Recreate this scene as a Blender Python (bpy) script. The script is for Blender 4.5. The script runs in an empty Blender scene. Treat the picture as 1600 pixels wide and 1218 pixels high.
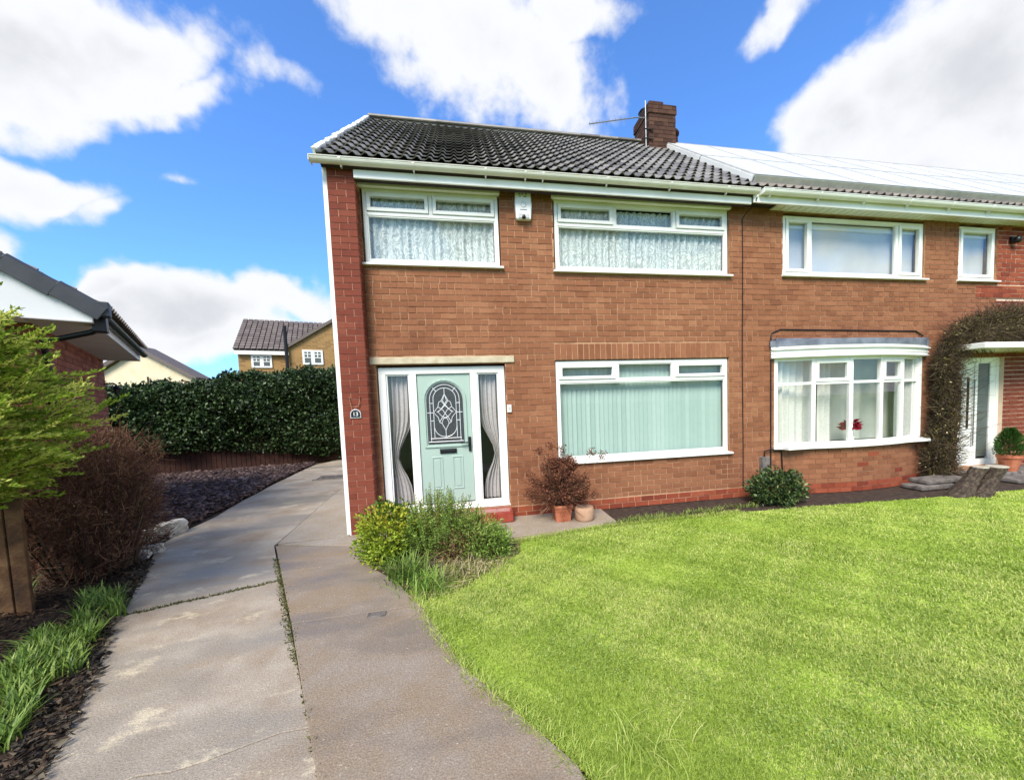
import bpy, bmesh, math, random
import numpy as np
from mathutils import Matrix, Vector
random.seed(7); rng = np.random.default_rng(7)
S = bpy.context.scene; COL = S.collection

# ------------------------------------------------------------------ camera
CAMH = 1.75; FPX, PPX, PPY = 611.0, 851.0, 669.0           # lens, in pixels of the 1600 px wide photograph
def basis(yaw, pitch, roll):
    cy, sy, cp, sp = math.cos(yaw), math.sin(yaw), math.cos(pitch), math.sin(pitch)
    f = np.array([sy*cp, cy*cp, sp]); r = np.array([cy, -sy, 0.0]); d = -np.cross(r, f)
    c, s = math.cos(roll), math.sin(roll)
    return np.array([c*r+s*d, -s*r+c*d, f])
RB = basis(math.radians(10.69), math.radians(-3.74), math.radians(2.06))
CAM = np.array([0, 0, CAMH])
cd = bpy.data.cameras.new('camera'); cam = bpy.data.objects.new('camera', cd); COL.objects.link(cam)
m = Matrix.Identity(4)
for i in range(3):
    m[i][0] = RB[0][i]; m[i][1] = -RB[1][i]; m[i][2] = -RB[2][i]; m[i][3] = CAM[i]
cam.matrix_world = m
cd.sensor_fit = 'HORIZONTAL'; cd.sensor_width = 36; cd.lens = FPX/1600*36
cd.shift_x = -(PPX-800)/1600; cd.shift_y = (PPY-609)/1600
cd.clip_start = 0.05; cd.clip_end = 3000
S.camera = cam
def ray(x, y): return RB.T @ np.array([(x-PPX)/FPX, (y-PPY)/FPX, 1.0])
def G(x, y, z=0.0):
    d = ray(x, y); return CAM + d*((z-CAMH)/d[2])
def PL(x, y, Y):
    d = ray(x, y); return CAM + d*(Y/d[1])

# ------------------------------------------------------------------ world, sun, exposure
SUN_EL, SUN_AZ = math.radians(46), math.radians(205)       # azimuth of the sun, clockwise from +Y
S.view_settings.view_transform = 'Standard'; S.view_settings.look = 'None'
S.view_settings.exposure = 1.06; S.view_settings.gamma = 1.0
w = bpy.data.worlds.new('World'); S.world = w; w.use_nodes = True
def build_world():
    nt = w.node_tree; N = nt.nodes; L = nt.links; N.clear()
    def nd(t, **k):
        n = N.new(t)
        for a, b in k.items(): setattr(n, a, b)
        return n
    def mth(op, a, b=None, c=None, clamp=False):
        n = nd('ShaderNodeMath', operation=op, use_clamp=clamp)
        for i, v in enumerate((a, b, c)):
            if v is None: continue
            if isinstance(v, (int, float)): n.inputs[i].default_value = v
            else: L.new(v, n.inputs[i])
        return n.outputs[0]
    def sstep(v, a, b):
        n = nd('ShaderNodeMapRange', interpolation_type='SMOOTHSTEP')
        L.new(v, n.inputs[0]); n.inputs[1].default_value = a; n.inputs[2].default_value = b
        return n.outputs[0]
    out = nd('ShaderNodeOutputWorld'); bg = nd('ShaderNodeBackground'); L.new(bg.outputs[0], out.inputs[0])
    sky = nd('ShaderNodeTexSky', sky_type='NISHITA', sun_disc=False, sun_elevation=SUN_EL, sun_rotation=SUN_AZ)
    sky.air_density = 1.0; sky.dust_density = 1.3; sky.ozone_density = 3.0
    tint = nd('ShaderNodeMix', data_type='RGBA', blend_type='MULTIPLY'); tint.inputs[0].default_value = 1
    L.new(sky.outputs[0], tint.inputs[6]); tint.inputs[7].default_value = SKYTINT
    tc = nd('ShaderNodeTexCoord'); D = tc.outputs['Generated']
    # wispy offset of the direction, so that outlines are ragged
    nz = nd('ShaderNodeTexNoise'); nz.inputs['Scale'].default_value = 5.5; nz.inputs['Detail'].default_value = 7; nz.inputs['Roughness'].default_value = .6
    L.new(D, nz.inputs['Vector'])
    nz2 = nd('ShaderNodeTexNoise'); nz2.inputs['Scale'].default_value = 2.6; nz2.inputs['Detail'].default_value = 3
    L.new(D, nz2.inputs['Vector'])
    wn = nd('ShaderNodeTexNoise'); wn.inputs['Scale'].default_value = 3.4; wn.inputs['Detail'].default_value = 4; L.new(D, wn.inputs['Vector'])
    wo_ = nd('ShaderNodeVectorMath', operation='MULTIPLY_ADD'); L.new(wn.outputs['Color'], wo_.inputs[0]); wo_.inputs[1].default_value = (.34, .34, .34); wo_.inputs[2].default_value = (-.17, -.17, -.17)
    wa_ = nd('ShaderNodeVectorMath', operation='ADD'); L.new(D, wa_.inputs[0]); L.new(wo_.outputs[0], wa_.inputs[1]); DW = wa_.outputs[0]
    # clouds: (pixel x, pixel y, half width px, half height px, tilt deg, weight)
    CL = [(60, 40, 300, 85, 4, 1.3), (190, 105, 190, 45, 8, 1.0), (420, 80, 75, 60, 20, .72), (650, 20, 140, 60, 25, .85), (760, 75, 150, 75, 20, 1.1), (830, 145, 60, 55, 10, .95), (900, 40, 90, 50, 0, .9),
          (80, 220, 110, 36, 10, .95), (170, 255, 60, 30, 20, .8), (275, 245, 40, 16, 20, .5), (0, 330, 70, 60, 30, 1.25), (50, 380, 60, 30, 30, .9), (300, 480, 190, 55, 4, 1.3), (215, 425, 60, 28, 0, 1.05), (440, 475, 110, 34, 6, 1.0),
          (300, 540, 300, 50, 0, 1.0), (1520, 130, 170, 110, -30, 1.5), (1330, 180, 95, 70, -25, 1.15), (1420, 250, 190, 42, 10, 1.1), (1580, 30, 120, 60, 0, 1.0), (1190, 35, 60, 45, -25, .85), (1180, 85, 18, 30, 0, .5), (965, 150, 26, 22, 0, .45)]
    tot = None
    for (x, y, a, b, rt, wt) in CL:
        d = ray(x, y); ln = np.linalg.norm(d); d = d/ln
        u0 = ray(x+1, y)/np.linalg.norm(ray(x+1, y)) - d; v0 = ray(x, y-1)/np.linalg.norm(ray(x, y-1)) - d
        du, dv = np.linalg.pinv(np.stack([u0, v0], 1))
        t = math.radians(rt); cu = du*math.cos(t)-dv*math.sin(t); cv = du*math.sin(t)+dv*math.cos(t); su, sv = a, b
        comps = []
        for ax, s_ in ((cu, su), (cv, sv)):
            n = nd('ShaderNodeVectorMath', operation='DOT_PRODUCT'); L.new(DW, n.inputs[0]); n.inputs[1].default_value = tuple(ax/s_)
            comps.append(mth('SUBTRACT', n.outputs['Value'], float(np.dot(ax, d)/s_)))
        fr = nd('ShaderNodeVectorMath', operation='DOT_PRODUCT'); L.new(D, fr.inputs[0]); fr.inputs[1].default_value = tuple(d)
        r2 = mth('ADD', mth('MULTIPLY', comps[0], comps[0]), mth('MULTIPLY', comps[1], comps[1]))
        g = mth('MULTIPLY', mth('MULTIPLY', mth('POWER', 2.718, mth('MULTIPLY', r2, -.62)), wt), mth('GREATER_THAN', fr.outputs['Value'], 0.0))
        tot = g if tot is None else mth('MAXIMUM', tot, g)
    # the same kind of broken cloud over the rest of the sky
    fw = nd('ShaderNodeVectorMath', operation='DOT_PRODUCT'); L.new(D, fw.inputs[0]); fc = ray(800, 300); fw.inputs[1].default_value = tuple(fc/np.linalg.norm(fc))
    rest = mth('MULTIPLY', sstep(fw.outputs['Value'], .62, .35), mth('MULTIPLY', sstep(nz2.outputs[0], .42, .62), 1.0))
    tot = mth('MAXIMUM', tot, rest)
    dens = mth('ADD', tot, mth('MULTIPLY', mth('SUBTRACT', nz.outputs[0], .5), 1.7))
    cov = sstep(dens, .30, .72)
    body = sstep(dens, .85, 1.7)
    ramp = nd('ShaderNodeMix', data_type='RGBA'); L.new(body, ramp.inputs[0])
    ramp.inputs[6].default_value = CLOUD_W; ramp.inputs[7].default_value = CLOUD_G
    mx = nd('ShaderNodeMix', data_type='RGBA'); L.new(cov, mx.inputs[0]); L.new(tint.outputs[2], mx.inputs[6]); L.new(ramp.outputs[2], mx.inputs[7])
    L.new(mx.outputs[2], bg.inputs[0]); bg.inputs[1].default_value = 0.095
SKYTINT = (0.76, 1.20, 1.72, 1); CLOUD_W = (4.9, 5.0, 5.2, 1); CLOUD_G = (3.6, 3.7, 3.95, 1)
w.cycles.sampling_method = 'MANUAL'; w.cycles.sample_map_resolution = 512
build_world()
S.cycles.max_bounces = 6; S.cycles.diffuse_bounces = 3; S.cycles.glossy_bounces = 3; S.cycles.transparent_max_bounces = 8; S.cycles.caustics_reflective = False; S.cycles.caustics_refractive = False
sd = bpy.data.lights.new('sun', 'SUN'); sd.energy = 2.8; sd.angle = math.radians(26); sd.color = (1, .93, .82)
sun = bpy.data.objects.new('sun', sd); COL.objects.link(sun)
sv = Vector((math.sin(SUN_AZ)*math.cos(SUN_EL), math.cos(SUN_AZ)*math.cos(SUN_EL), math.sin(SUN_EL)))
sun.rotation_euler = sv.to_track_quat('Z', 'Y').to_euler(); sun.location = sv*60

# ------------------------------------------------------------------ materials
def lin(r, g, b):
    f = lambda c: (c/255/12.92 if c/255 <= .04045 else ((c/255+.055)/1.055)**2.4)
    return (f(r), f(g), f(b), 1)
MATS = {}
def mat(name, cols, rough=.6, scale=8, detail=6, bump=0, bscale=60, spec=.4, attr=False, pos=None, trans=0, coat=0, metal=0, rough2=None, contrast=(.3, .7), big=0):
    """cols: one colour or a ramp. attr: ramp runs on the piece's own random number (face attribute rnd + object random)."""
    if name in MATS: return MATS[name]
    M = bpy.data.materials.new(name); M.use_nodes = True; nt = M.node_tree; N = nt.nodes; L = nt.links
    bs = N['Principled BSDF']; bs.inputs['Roughness'].default_value = rough; bs.inputs['Metallic'].default_value = metal
    bs.inputs['Specular IOR Level'].default_value = spec; bs.inputs['Coat Weight'].default_value = coat
    if isinstance(cols[0], (int, float)): cols = [cols]
    tc = N.new('ShaderNodeTexCoord')
    geo = N.new('ShaderNodeNewGeometry')
    nz = N.new('ShaderNodeTexNoise'); nz.inputs['Scale'].default_value = scale; nz.inputs['Detail'].default_value = detail
    L.new(geo.outputs['Position'], nz.inputs['Vector'])
    last = None
    if len(cols) > 1:
        rp = N.new('ShaderNodeValToRGB'); e = rp.color_ramp.elements
        n = len(cols)
        for i, c in enumerate(cols):
            p = (pos[i] if pos else (i/(n-1) if attr else contrast[0]+(contrast[1]-contrast[0])*i/(n-1)))
            if i < 2: e[i].position = p; e[i].color = c
            else:
                q = e.new(p); q.color = c
        if attr:
            at = N.new('ShaderNodeAttribute'); at.attribute_name = 'rnd'
            oi = N.new('ShaderNodeObjectInfo')
            ad = N.new('ShaderNodeMath'); ad.operation = 'ADD'; L.new(at.outputs['Fac'], ad.inputs[0]); L.new(oi.outputs['Random'], ad.inputs[1])
            fr = N.new('ShaderNodeMath'); fr.operation = 'FRACT'; L.new(ad.outputs[0], fr.inputs[0])
            sc = N.new('ShaderNodeMath'); sc.operation = 'MULTIPLY_ADD'; L.new(nz.outputs[0], sc.inputs[0]); sc.inputs[1].default_value = .5; 
            m2 = N.new('ShaderNodeMath'); m2.operation = 'MULTIPLY_ADD'; L.new(fr.outputs[0], m2.inputs[0]); m2.inputs[1].default_value = .8; m2.inputs[2].default_value = -.15
            L.new(m2.outputs[0], sc.inputs[2])
            if big:                                             # broad weathering over many pieces
                m2.inputs[1].default_value = .5; n3 = N.new('ShaderNodeTexNoise'); n3.inputs['Scale'].default_value = 1.1; n3.inputs['Detail'].default_value = 5; L.new(geo.outputs['Position'], n3.inputs['Vector'])
                m3 = N.new('ShaderNodeMath'); m3.operation = 'MULTIPLY_ADD'; L.new(n3.outputs[0], m3.inputs[0]); m3.inputs[1].default_value = big*1.6; m3.inputs[2].default_value = -big*.62
                m4 = N.new('ShaderNodeMath'); m4.operation = 'ADD'; L.new(m3.outputs[0], m4.inputs[0]); L.new(sc.outputs[0], m4.inputs[1]); L.new(m4.outputs[0], rp.inputs[0])
            else: L.new(sc.outputs[0], rp.inputs[0])
        else: L.new(nz.outputs[0], rp.inputs[0])
        last = rp.outputs[0]; L.new(last, bs.inputs['Base Color'])
    else: bs.inputs['Base Color'].default_value = cols[0]
    if rough2 is not None:
        mr = N.new('ShaderNodeMapRange'); L.new(nz.outputs[0], mr.inputs[0]); mr.inputs[1].default_value = .35; mr.inputs[2].default_value = .65
        mr.inputs[3].default_value = rough; mr.inputs[4].default_value = rough2; L.new(mr.outputs[0], bs.inputs['Roughness'])
    if bump:
        b2 = N.new('ShaderNodeTexNoise'); b2.inputs['Scale'].default_value = bscale; b2.inputs['Detail'].default_value = 5
        L.new(geo.outputs['Position'], b2.inputs['Vector'])
        bp = N.new('ShaderNodeBump'); bp.inputs['Strength'].default_value = bump; bp.inputs['Distance'].default_value = .01
        L.new(b2.outputs[0], bp.inputs['Height']); L.new(bp.outputs[0], bs.inputs['Normal'])
    if trans:
        tl = N.new('ShaderNodeBsdfTranslucent')
        if last: L.new(last, tl.inputs[0])
        else: tl.inputs[0].default_value = cols[0]
        mx = N.new('ShaderNodeMixShader'); mx.inputs[0].default_value = trans
        L.new(bs.outputs[0], mx.inputs[1]); L.new(tl.outputs[0], mx.inputs[2]); L.new(mx.outputs[0], N['Material Output'].inputs[0])
    MATS[name] = M; return M
def glass(name, tint=(.96, .98, .97, 1), refl=.05):
    M = bpy.data.materials.new(name); M.use_nodes = True; nt = M.node_tree; N = nt.nodes; L = nt.links; N.remove(N['Principled BSDF'])
    tr = N.new('ShaderNodeBsdfTransparent'); tr.inputs[0].default_value = tint
    gl = N.new('ShaderNodeBsdfGlossy'); gl.inputs['Roughness'].default_value = .02
    fr = N.new('ShaderNodeLayerWeight'); pw = N.new('ShaderNodeMath'); pw.operation = 'POWER'; L.new(fr.outputs['Facing'], pw.inputs[0]); pw.inputs[1].default_value = 4
    ad = N.new('ShaderNodeMath'); ad.operation = 'ADD'; ad.use_clamp = True; L.new(pw.outputs[0], ad.inputs[0]); ad.inputs[1].default_value = refl
    mx = N.new('ShaderNodeMixShader'); L.new(ad.outputs[0], mx.inputs[0]); L.new(tr.outputs[0], mx.inputs[1]); L.new(gl.outputs[0], mx.inputs[2])
    L.new(mx.outputs[0], N['Material Output'].inputs[0]); return M

BR_PIER = mat('brick_red', [lin(100, 47, 34), lin(116, 57, 42), lin(124, 65, 48), lin(140, 80, 60)], .85, 14, 5, .5, 90, .25, attr=True, big=.4)
BR_PANEL = mat('brick_brown', [lin(112, 69, 46), lin(131, 84, 58), lin(142, 94, 66), lin(160, 112, 81)], .88, 14, 5, .5, 90, .25, attr=True, big=.55)
BR_RED = mat('brick_bright', [lin(104, 46, 32), lin(134, 64, 42), lin(150, 80, 54)], .85, 14, 5, .5, 90, .25, attr=True)
BR_DARK = mat('brick_dark', [lin(52, 34, 28), lin(74, 50, 40), lin(92, 64, 50)], .9, 14, 5, .5, 90, .25, attr=True)
def far_brick():
    M = mat('brick_yellow', [lin(150, 104, 48)], .9); nt = M.node_tree; N = nt.nodes; L = nt.links; bs = N['Principled BSDF']
    tc = N.new('ShaderNodeNewGeometry'); mp = N.new('ShaderNodeMapping'); mp.inputs['Rotation'].default_value = (math.pi/2, 0, 0); L.new(tc.outputs['Position'], mp.inputs[0])
    bt = N.new('ShaderNodeTexBrick'); L.new(mp.outputs[0], bt.inputs[0]); bt.inputs['Scale'].default_value = 1.0; bt.inputs['Brick Width'].default_value = .3; bt.inputs['Row Height'].default_value = .11; bt.inputs['Mortar Size'].default_value = .012; bt.inputs['Bias'].default_value = 0
    bt.inputs['Color1'].default_value = lin(132, 98, 52); bt.inputs['Color2'].default_value = lin(166, 126, 72); bt.inputs['Mortar'].default_value = lin(150, 128, 96); L.new(bt.outputs[0], bs.inputs['Base Color']); return M
BR_YEL = far_brick()
MORT = mat('mortar_brown', [lin(144, 104, 78), lin(182, 141, 109), lin(134, 93, 68)], .95, 3, 8, .4, 120, .2)
MORT_P = mat('mortar_red', [lin(172, 116, 94), lin(194, 142, 118), lin(150, 94, 74)], .95, 3, 8, .4, 120, .2)
MORT_W = mat('mortar_pale', [lin(206, 178, 152), lin(220, 196, 172)], .95, 6, 6, .3, 120, .2)
MORT_D = mat('mortar_dark', [lin(96, 76, 62), lin(76, 58, 48)], .95, 6, 6, .3, 120, .2)
UPVC = mat('white_plastic', [lin(226, 224, 216), lin(238, 237, 231)], .32, 1.5, 4, 0, 60, .5, contrast=(.35, .65))
GUTTER = mat('gutter_plastic', [lin(214, 210, 196), lin(230, 227, 216)], .35, 4, 6, 0, 60, .5)
RENDER = mat('white_render', [lin(226, 224, 218), lin(240, 239, 234)], .85, 6, 6, .3, 150, .2)
SOFFIT_D = mat('dark_timber', [lin(40, 30, 26), lin(58, 46, 40)], .8, 10)
MINT = mat('mint_paint', [lin(156, 174, 162), lin(161, 180, 168)], .38, 2, 4, .05, 200, .45)
MINT_D = mat('mint_paint_groove', [lin(150, 184, 164)], .45)
BLACKP = mat('black_plastic', [lin(18, 18, 19)], .35)
DGREY = mat('dark_grey_cap', [lin(56, 58, 62), lin(66, 68, 72)], .55, 6, 4, .15, 120)
TILE = mat('concrete_tile', [lin(84, 80, 74), lin(118, 113, 106), lin(140, 134, 126), lin(164, 156, 145)], .5, 7, 6, .35, 90, .5, attr=True, big=.3)
TILE_N = mat('concrete_tile_brown', [lin(96, 88, 79), lin(122, 112, 102), lin(138, 127, 116), lin(156, 144, 131)], .6, 7, 6, .35, 90, .5, attr=True, big=.4)
TILE_FAR = mat('roof_tile_far', [lin(88, 78, 72), lin(104, 93, 86), lin(116, 104, 97)], .7, 5, 6, .4, 8, attr=True)
GLASS = glass('window_glass'); GLASS_R = glass('window_glass_reflective', (.94, .96, .95, 1), .13)
GLASS_D = mat('leaded_glass', [lin(44, 44, 44), lin(66, 66, 64)], .22, 30, 5, .35, 160, .6)
GLASS_F = mat('frosted_glass', [lin(78, 84, 82), lin(92, 98, 95)], .3, 5, 3, .1, 200, .5)
LEADC = mat('lead_came', [lin(222, 222, 220)], .35, metal=.3)
CURT = mat('grey_curtain', [lin(168, 160, 158), lin(186, 178, 176)], .9, 30, 4, .1, 300, .1)
BLIND = mat('mint_blind', [lin(160, 184, 174), lin(182, 202, 194)], .7, attr=True, trans=.15)
LEADF = mat('lead_flashing', [lin(88, 92, 102), lin(120, 124, 134), lin(142, 146, 154)], .5, 5, 6, .2, 20, .5, metal=.3)
STONE_L = mat('stone_lintel', [lin(170, 156, 128), lin(196, 184, 158)], .9, 10, 8, .4, 90)
REDTILE = mat('red_step_tile', [lin(122, 44, 34), lin(142, 58, 46), lin(156, 72, 58)], .22, 9, 6, .05, 90, .5)
SOLAR = mat('solar_glass_sky_sheen', [lin(182, 181, 178), lin(194, 193, 190)], .45, 2, 3, 0, 60, .4)  # off-white sky reflection of the panels, put into the base colour
SOLARF = mat('solar_frame', [lin(176, 174, 168), lin(196, 194, 188)], .4, 8, 3, metal=.2)
METAL = mat('galvanised_metal', [lin(120, 122, 124), lin(150, 152, 154)], .45, 20, metal=.6)
TERRA = mat('terracotta', [lin(140, 76, 50), lin(170, 98, 68), lin(182, 116, 86)], .85, 9, 6, .3, 90)
CERAM = mat('weathered_clay', [lin(160, 124, 98), lin(188, 152, 124)], .85, 9, 6, .3, 90)
SOIL = mat('soil', [lin(34, 24, 18), lin(56, 42, 32), lin(74, 58, 44)], .95, 12, 8, 1, 50)
BARK = mat('bark', [lin(40, 32, 26), lin(66, 54, 44), lin(92, 80, 66)], .95, 24, 8, 1, 50)
CUTWOOD = mat('cut_wood', [lin(150, 140, 124), lin(184, 174, 156)], .9, 20, 6, .3, 90)
ROCK = mat('garden_rock', [lin(140, 134, 122), lin(180, 174, 162), lin(206, 202, 192)], .9, 9, 8, .6, 40)
SLABST = mat('edging_slab', [lin(62, 56, 52), lin(104, 96, 90), lin(124, 116, 108)], .9, 9, 8, .6, 40)
SLATE = mat('slate_chips', [lin(30, 22, 21), lin(58, 44, 42), lin(84, 66, 62), lin(132, 112, 104)], .8, 20, 5, .3, 60, .2, attr=True)
WOODP = mat('weathered_timber', [lin(58, 38, 20), lin(88, 60, 34), lin(110, 82, 52)], .9, 7, 9, 1.0, 45)
FENCEM = mat('stained_fence', [lin(46, 26, 20), lin(70, 40, 30)], .9, 6, 8, .4, 40)
BRICKB = mat('bungalow_brick', [lin(112, 62, 50), lin(136, 80, 64), lin(150, 96, 78)], .88, 12, 5, .4, 90, .25, attr=True)
SOFFIT_B = mat('soffit_panel', [lin(176, 172, 168), lin(190, 187, 183)], .5, 2)
WHITEB = mat('white_cladding', [lin(218, 217, 216), lin(228, 227, 226)], .4, 1.5)
BEIGE = mat('beige_render', [lin(212, 194, 160), lin(224, 208, 178)], .95, 3, 8, .3, 60, .2)
PINK = mat('poinsettia_red', [lin(110, 14, 34), lin(160, 28, 52)], .6, attr=True, trans=.2)
ROOM = mat('room_plaster', [lin(120, 116, 110), lin(134, 130, 124)], .95, 2)
PALECURT = mat('pale_curtain', [lin(206, 204, 196), lin(222, 220, 212)], .9, 30, 4)
LETTER = mat('white_lettering', [lin(236, 234, 228)], .5)
PRINT = mat('dark_print', [lin(40, 42, 46)], .5)
STEEL = mat('rusty_steel', [lin(120, 70, 50), lin(170, 120, 90)], .6, 40)

def lace_material():
    M = bpy.data.materials.new('lace_net'); M.use_nodes = True; nt = M.node_tree; N = nt.nodes; L = nt.links
    bs = N['Principled BSDF']; bs.inputs['Roughness'].default_value = .9
    geo = N.new('ShaderNodeNewGeometry'); mp = N.new('ShaderNodeMapping'); mp.inputs['Scale'].default_value = (9, 1, 4.5); L.new(geo.outputs['Position'], mp.inputs[0])
    ns = N.new('ShaderNodeTexNoise'); ns.inputs['Scale'].default_value = 1.0; ns.inputs['Detail'].default_value = 2; ns.inputs['Distortion'].default_value = 2.2; L.new(mp.outputs[0], ns.inputs['Vector'])
    wv = N.new('ShaderNodeMath'); wv.operation = 'MULTIPLY'; L.new(ns.outputs[0], wv.inputs[0]); wv.inputs[1].default_value = 34
    sn = N.new('ShaderNodeMath'); sn.operation = 'SINE'; L.new(wv.outputs[0], sn.inputs[0])
    rp = N.new('ShaderNodeValToRGB'); rp.color_ramp.elements[0].position = .3; rp.color_ramp.elements[1].position = .72
    rp.color_ramp.elements[0].color = lin(172, 180, 178); rp.color_ramp.elements[1].color = lin(218, 224, 221)
    mr = N.new('ShaderNodeMapRange'); mr.inputs[1].default_value = -1; L.new(sn.outputs[0], mr.inputs[0]); L.new(mr.outputs[0], rp.inputs[0]); L.new(rp.outputs[0], bs.inputs['Base Color'])
    tl = N.new('ShaderNodeBsdfTranslucent'); L.new(rp.outputs[0], tl.inputs[0])
    mx = N.new('ShaderNodeMixShader'); mx.inputs[0].default_value = .12; L.new(bs.outputs[0], mx.inputs[1]); L.new(tl.outputs[0], mx.inputs[2])
    L.new(mx.outputs[0], N['Material Output'].inputs[0]); return M
LACE = lace_material()

def concrete(name, dry, wet, pale, wetness, stain, spot):
    M = bpy.data.materials.new(name); M.use_nodes = True; nt = M.node_tree; N = nt.nodes; L = nt.links; bs = N['Principled BSDF']
    geo = N.new('ShaderNodeNewGeometry')
    def noise(s, d, r=.55, sc=(1, 1, 1)):
        mp = N.new('ShaderNodeMapping'); mp.inputs['Scale'].default_value = sc; L.new(geo.outputs['Position'], mp.inputs[0])
        n = N.new('ShaderNodeTexNoise'); n.inputs['Scale'].default_value = s; n.inputs['Detail'].default_value = d; n.inputs['Roughness'].default_value = r; L.new(mp.outputs[0], n.inputs['Vector']); return n.outputs[0]
    def rng_(v, a, b, lo=0, hi=1):
        r = N.new('ShaderNodeMapRange'); L.new(v, r.inputs[0]); r.inputs[1].default_value = a; r.inputs[2].default_value = b; r.inputs[3].default_value = lo; r.inputs[4].default_value = hi; return r.outputs[0]
    def mix(f, a, b):
        x = N.new('ShaderNodeMix'); x.data_type = 'RGBA'
        L.new(f, x.inputs[0])
        for i, c in ((6, a), (7, b)):
            if isinstance(c, tuple): x.inputs[i].default_value = c
            else: L.new(c, x.inputs[i])
        return x.outputs[2]
    wetm = rng_(noise(.9, 7, .6, (.55, 1.3, 1)), .5-wetness, .64-wetness)
    big = rng_(noise(1.7, 8, .65), .38, .66)
    grit = rng_(noise(95, 4, .7), .3, .7)
    spots = rng_(noise(2.2, 8, .72, (1, 1.5, 1)), spot, spot+.09, 0, .8)
    specks = rng_(noise(60, 2), .68, .74)
    c = mix(big, dry, stain); c = mix(wetm, c, wet); c = mix(spots, c, pale); 
    dk = N.new('ShaderNodeMix'); dk.data_type = 'RGBA'; dk.blend_type = 'MULTIPLY'; dk.inputs[0].default_value = .75; L.new(c, dk.inputs[6])
    gr = N.new('ShaderNodeValToRGB'); gr.color_ramp.elements[0].color = (.45, .43, .41, 1); gr.color_ramp.elements[1].color = (1.3, 1.3, 1.28, 1); L.new(grit, gr.inputs[0]); L.new(gr.outputs[0], dk.inputs[7])
    c = mix(specks, dk.outputs[2], pale)
    L.new(c, bs.inputs['Base Color'])
    ro = N.new('ShaderNodeMapRange'); L.new(wetm, ro.inputs[0]); ro.inputs[3].default_value = .8; ro.inputs[4].default_value = .32; L.new(ro.outputs[0], bs.inputs['Roughness'])
    bs.inputs['Specular IOR Level'].default_value = .35
    bp = N.new('ShaderNodeBump'); bp.inputs['Strength'].default_value = .6; bp.inputs['Distance'].default_value = .006; L.new(noise(110, 4), bp.inputs['Height']); L.new(bp.outputs[0], bs.inputs['Normal'])
    return M
CONC_D = concrete('drive_concrete', lin(172, 160, 144), lin(146, 136, 122), lin(200, 186, 158), .05, lin(142, 124, 104), .565)
CONC_P = concrete('path_concrete', lin(144, 131, 117), lin(122, 111, 101), lin(172, 162, 146), .03, lin(138, 118, 94), .66)
CONC_S = concrete('smooth_concrete', lin(160, 148, 134), lin(138, 126, 112), lin(176, 166, 152), -.05, lin(150, 134, 112), .68)

def leafmat(name, cols, trans=.25, rough=.5, scale=3.0, spec=.35):
    return mat(name, cols, rough, scale, 3, 0, 60, spec, attr=True, trans=trans)
L_HEDGE = leafmat('hedge_leaf', [lin(22, 34, 17), lin(38, 56, 28), lin(58, 80, 42), lin(98, 116, 68)], .15, .4)
L_CONIF = leafmat('golden_conifer_leaf', [lin(98, 122, 32), lin(150, 172, 52), lin(192, 204, 78), lin(226, 222, 120)], .4, .7)
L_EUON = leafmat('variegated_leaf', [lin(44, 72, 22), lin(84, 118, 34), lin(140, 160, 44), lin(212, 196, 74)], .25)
L_HEBE = leafmat('fresh_green_leaf', [lin(66, 96, 32), lin(108, 142, 52), lin(144, 172, 72), lin(178, 198, 106)], .35)
L_OLIVE = leafmat('olive_leaf', [lin(74, 94, 36), lin(112, 134, 56), lin(146, 164, 78), lin(170, 164, 98)], .3)
L_DRY = leafmat('dry_leaf', [lin(62, 38, 24), lin(100, 66, 42), lin(138, 100, 66), lin(168, 140, 100)], .2, .8)
L_HYDR = leafmat('dead_flower_petal', [lin(62, 32, 22), lin(94, 52, 36), lin(122, 74, 52), lin(158, 110, 82)], .2, .8)
L_DARK = leafmat('dark_shrub_leaf', [lin(22, 34, 18), lin(42, 62, 30), lin(72, 92, 48), lin(132, 140, 82)], .15, .4)
L_CLIMB = leafmat('climber_leaf', [lin(48, 42, 22), lin(78, 70, 34), lin(102, 94, 46), lin(132, 120, 68)], .2, .7)
L_PALE = leafmat('pale_dry_leaf', [lin(186, 168, 124), lin(214, 200, 160)], .2, .8)
L_POT = leafmat('potted_conifer_leaf', [lin(34, 62, 22), lin(58, 92, 34), lin(84, 118, 48)], .2)
L_BULB = leafmat('bulb_leaf', [lin(60, 84, 28), lin(88, 116, 42), lin(118, 144, 60), lin(158, 172, 92)], .3, .5)
L_GRASS = leafmat('grass_blade', [lin(120, 146, 50), lin(158, 180, 72), lin(188, 202, 98), lin(224, 220, 150)], .42, .55, 1.1)
L_STRAW = leafmat('straw_blade', [lin(120, 104, 70), lin(164, 150, 108), lin(196, 184, 144)], .2, .8)
L_MOSS = leafmat('moss_leaf', [lin(54, 58, 28), lin(84, 86, 42), lin(112, 110, 60)], .1, .9)
TWIG = leafmat('brown_twig', [lin(50, 29, 20), lin(84, 52, 38), lin(118, 80, 58), lin(164, 126, 98)], 0, .85)
TWIG_D = leafmat('dark_twig', [lin(36, 28, 20), lin(60, 48, 34), lin(88, 72, 52), lin(130, 112, 84)], 0, .9)
HEDGE_IN = mat('hedge_dark_inside', [lin(14, 14, 9), lin(26, 24, 15)], .95, 10)  # shaded inside of the hedge, put into a near-black colour
LAWN = mat('lawn_turf', [lin(124, 148, 50), lin(152, 176, 68), lin(176, 190, 90)], .95, 1.3, 8, .6, 60, .1)
GROUNDM = mat('ground_grass', [lin(84, 104, 40), lin(110, 130, 56)], .95, .6, 8)

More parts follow.
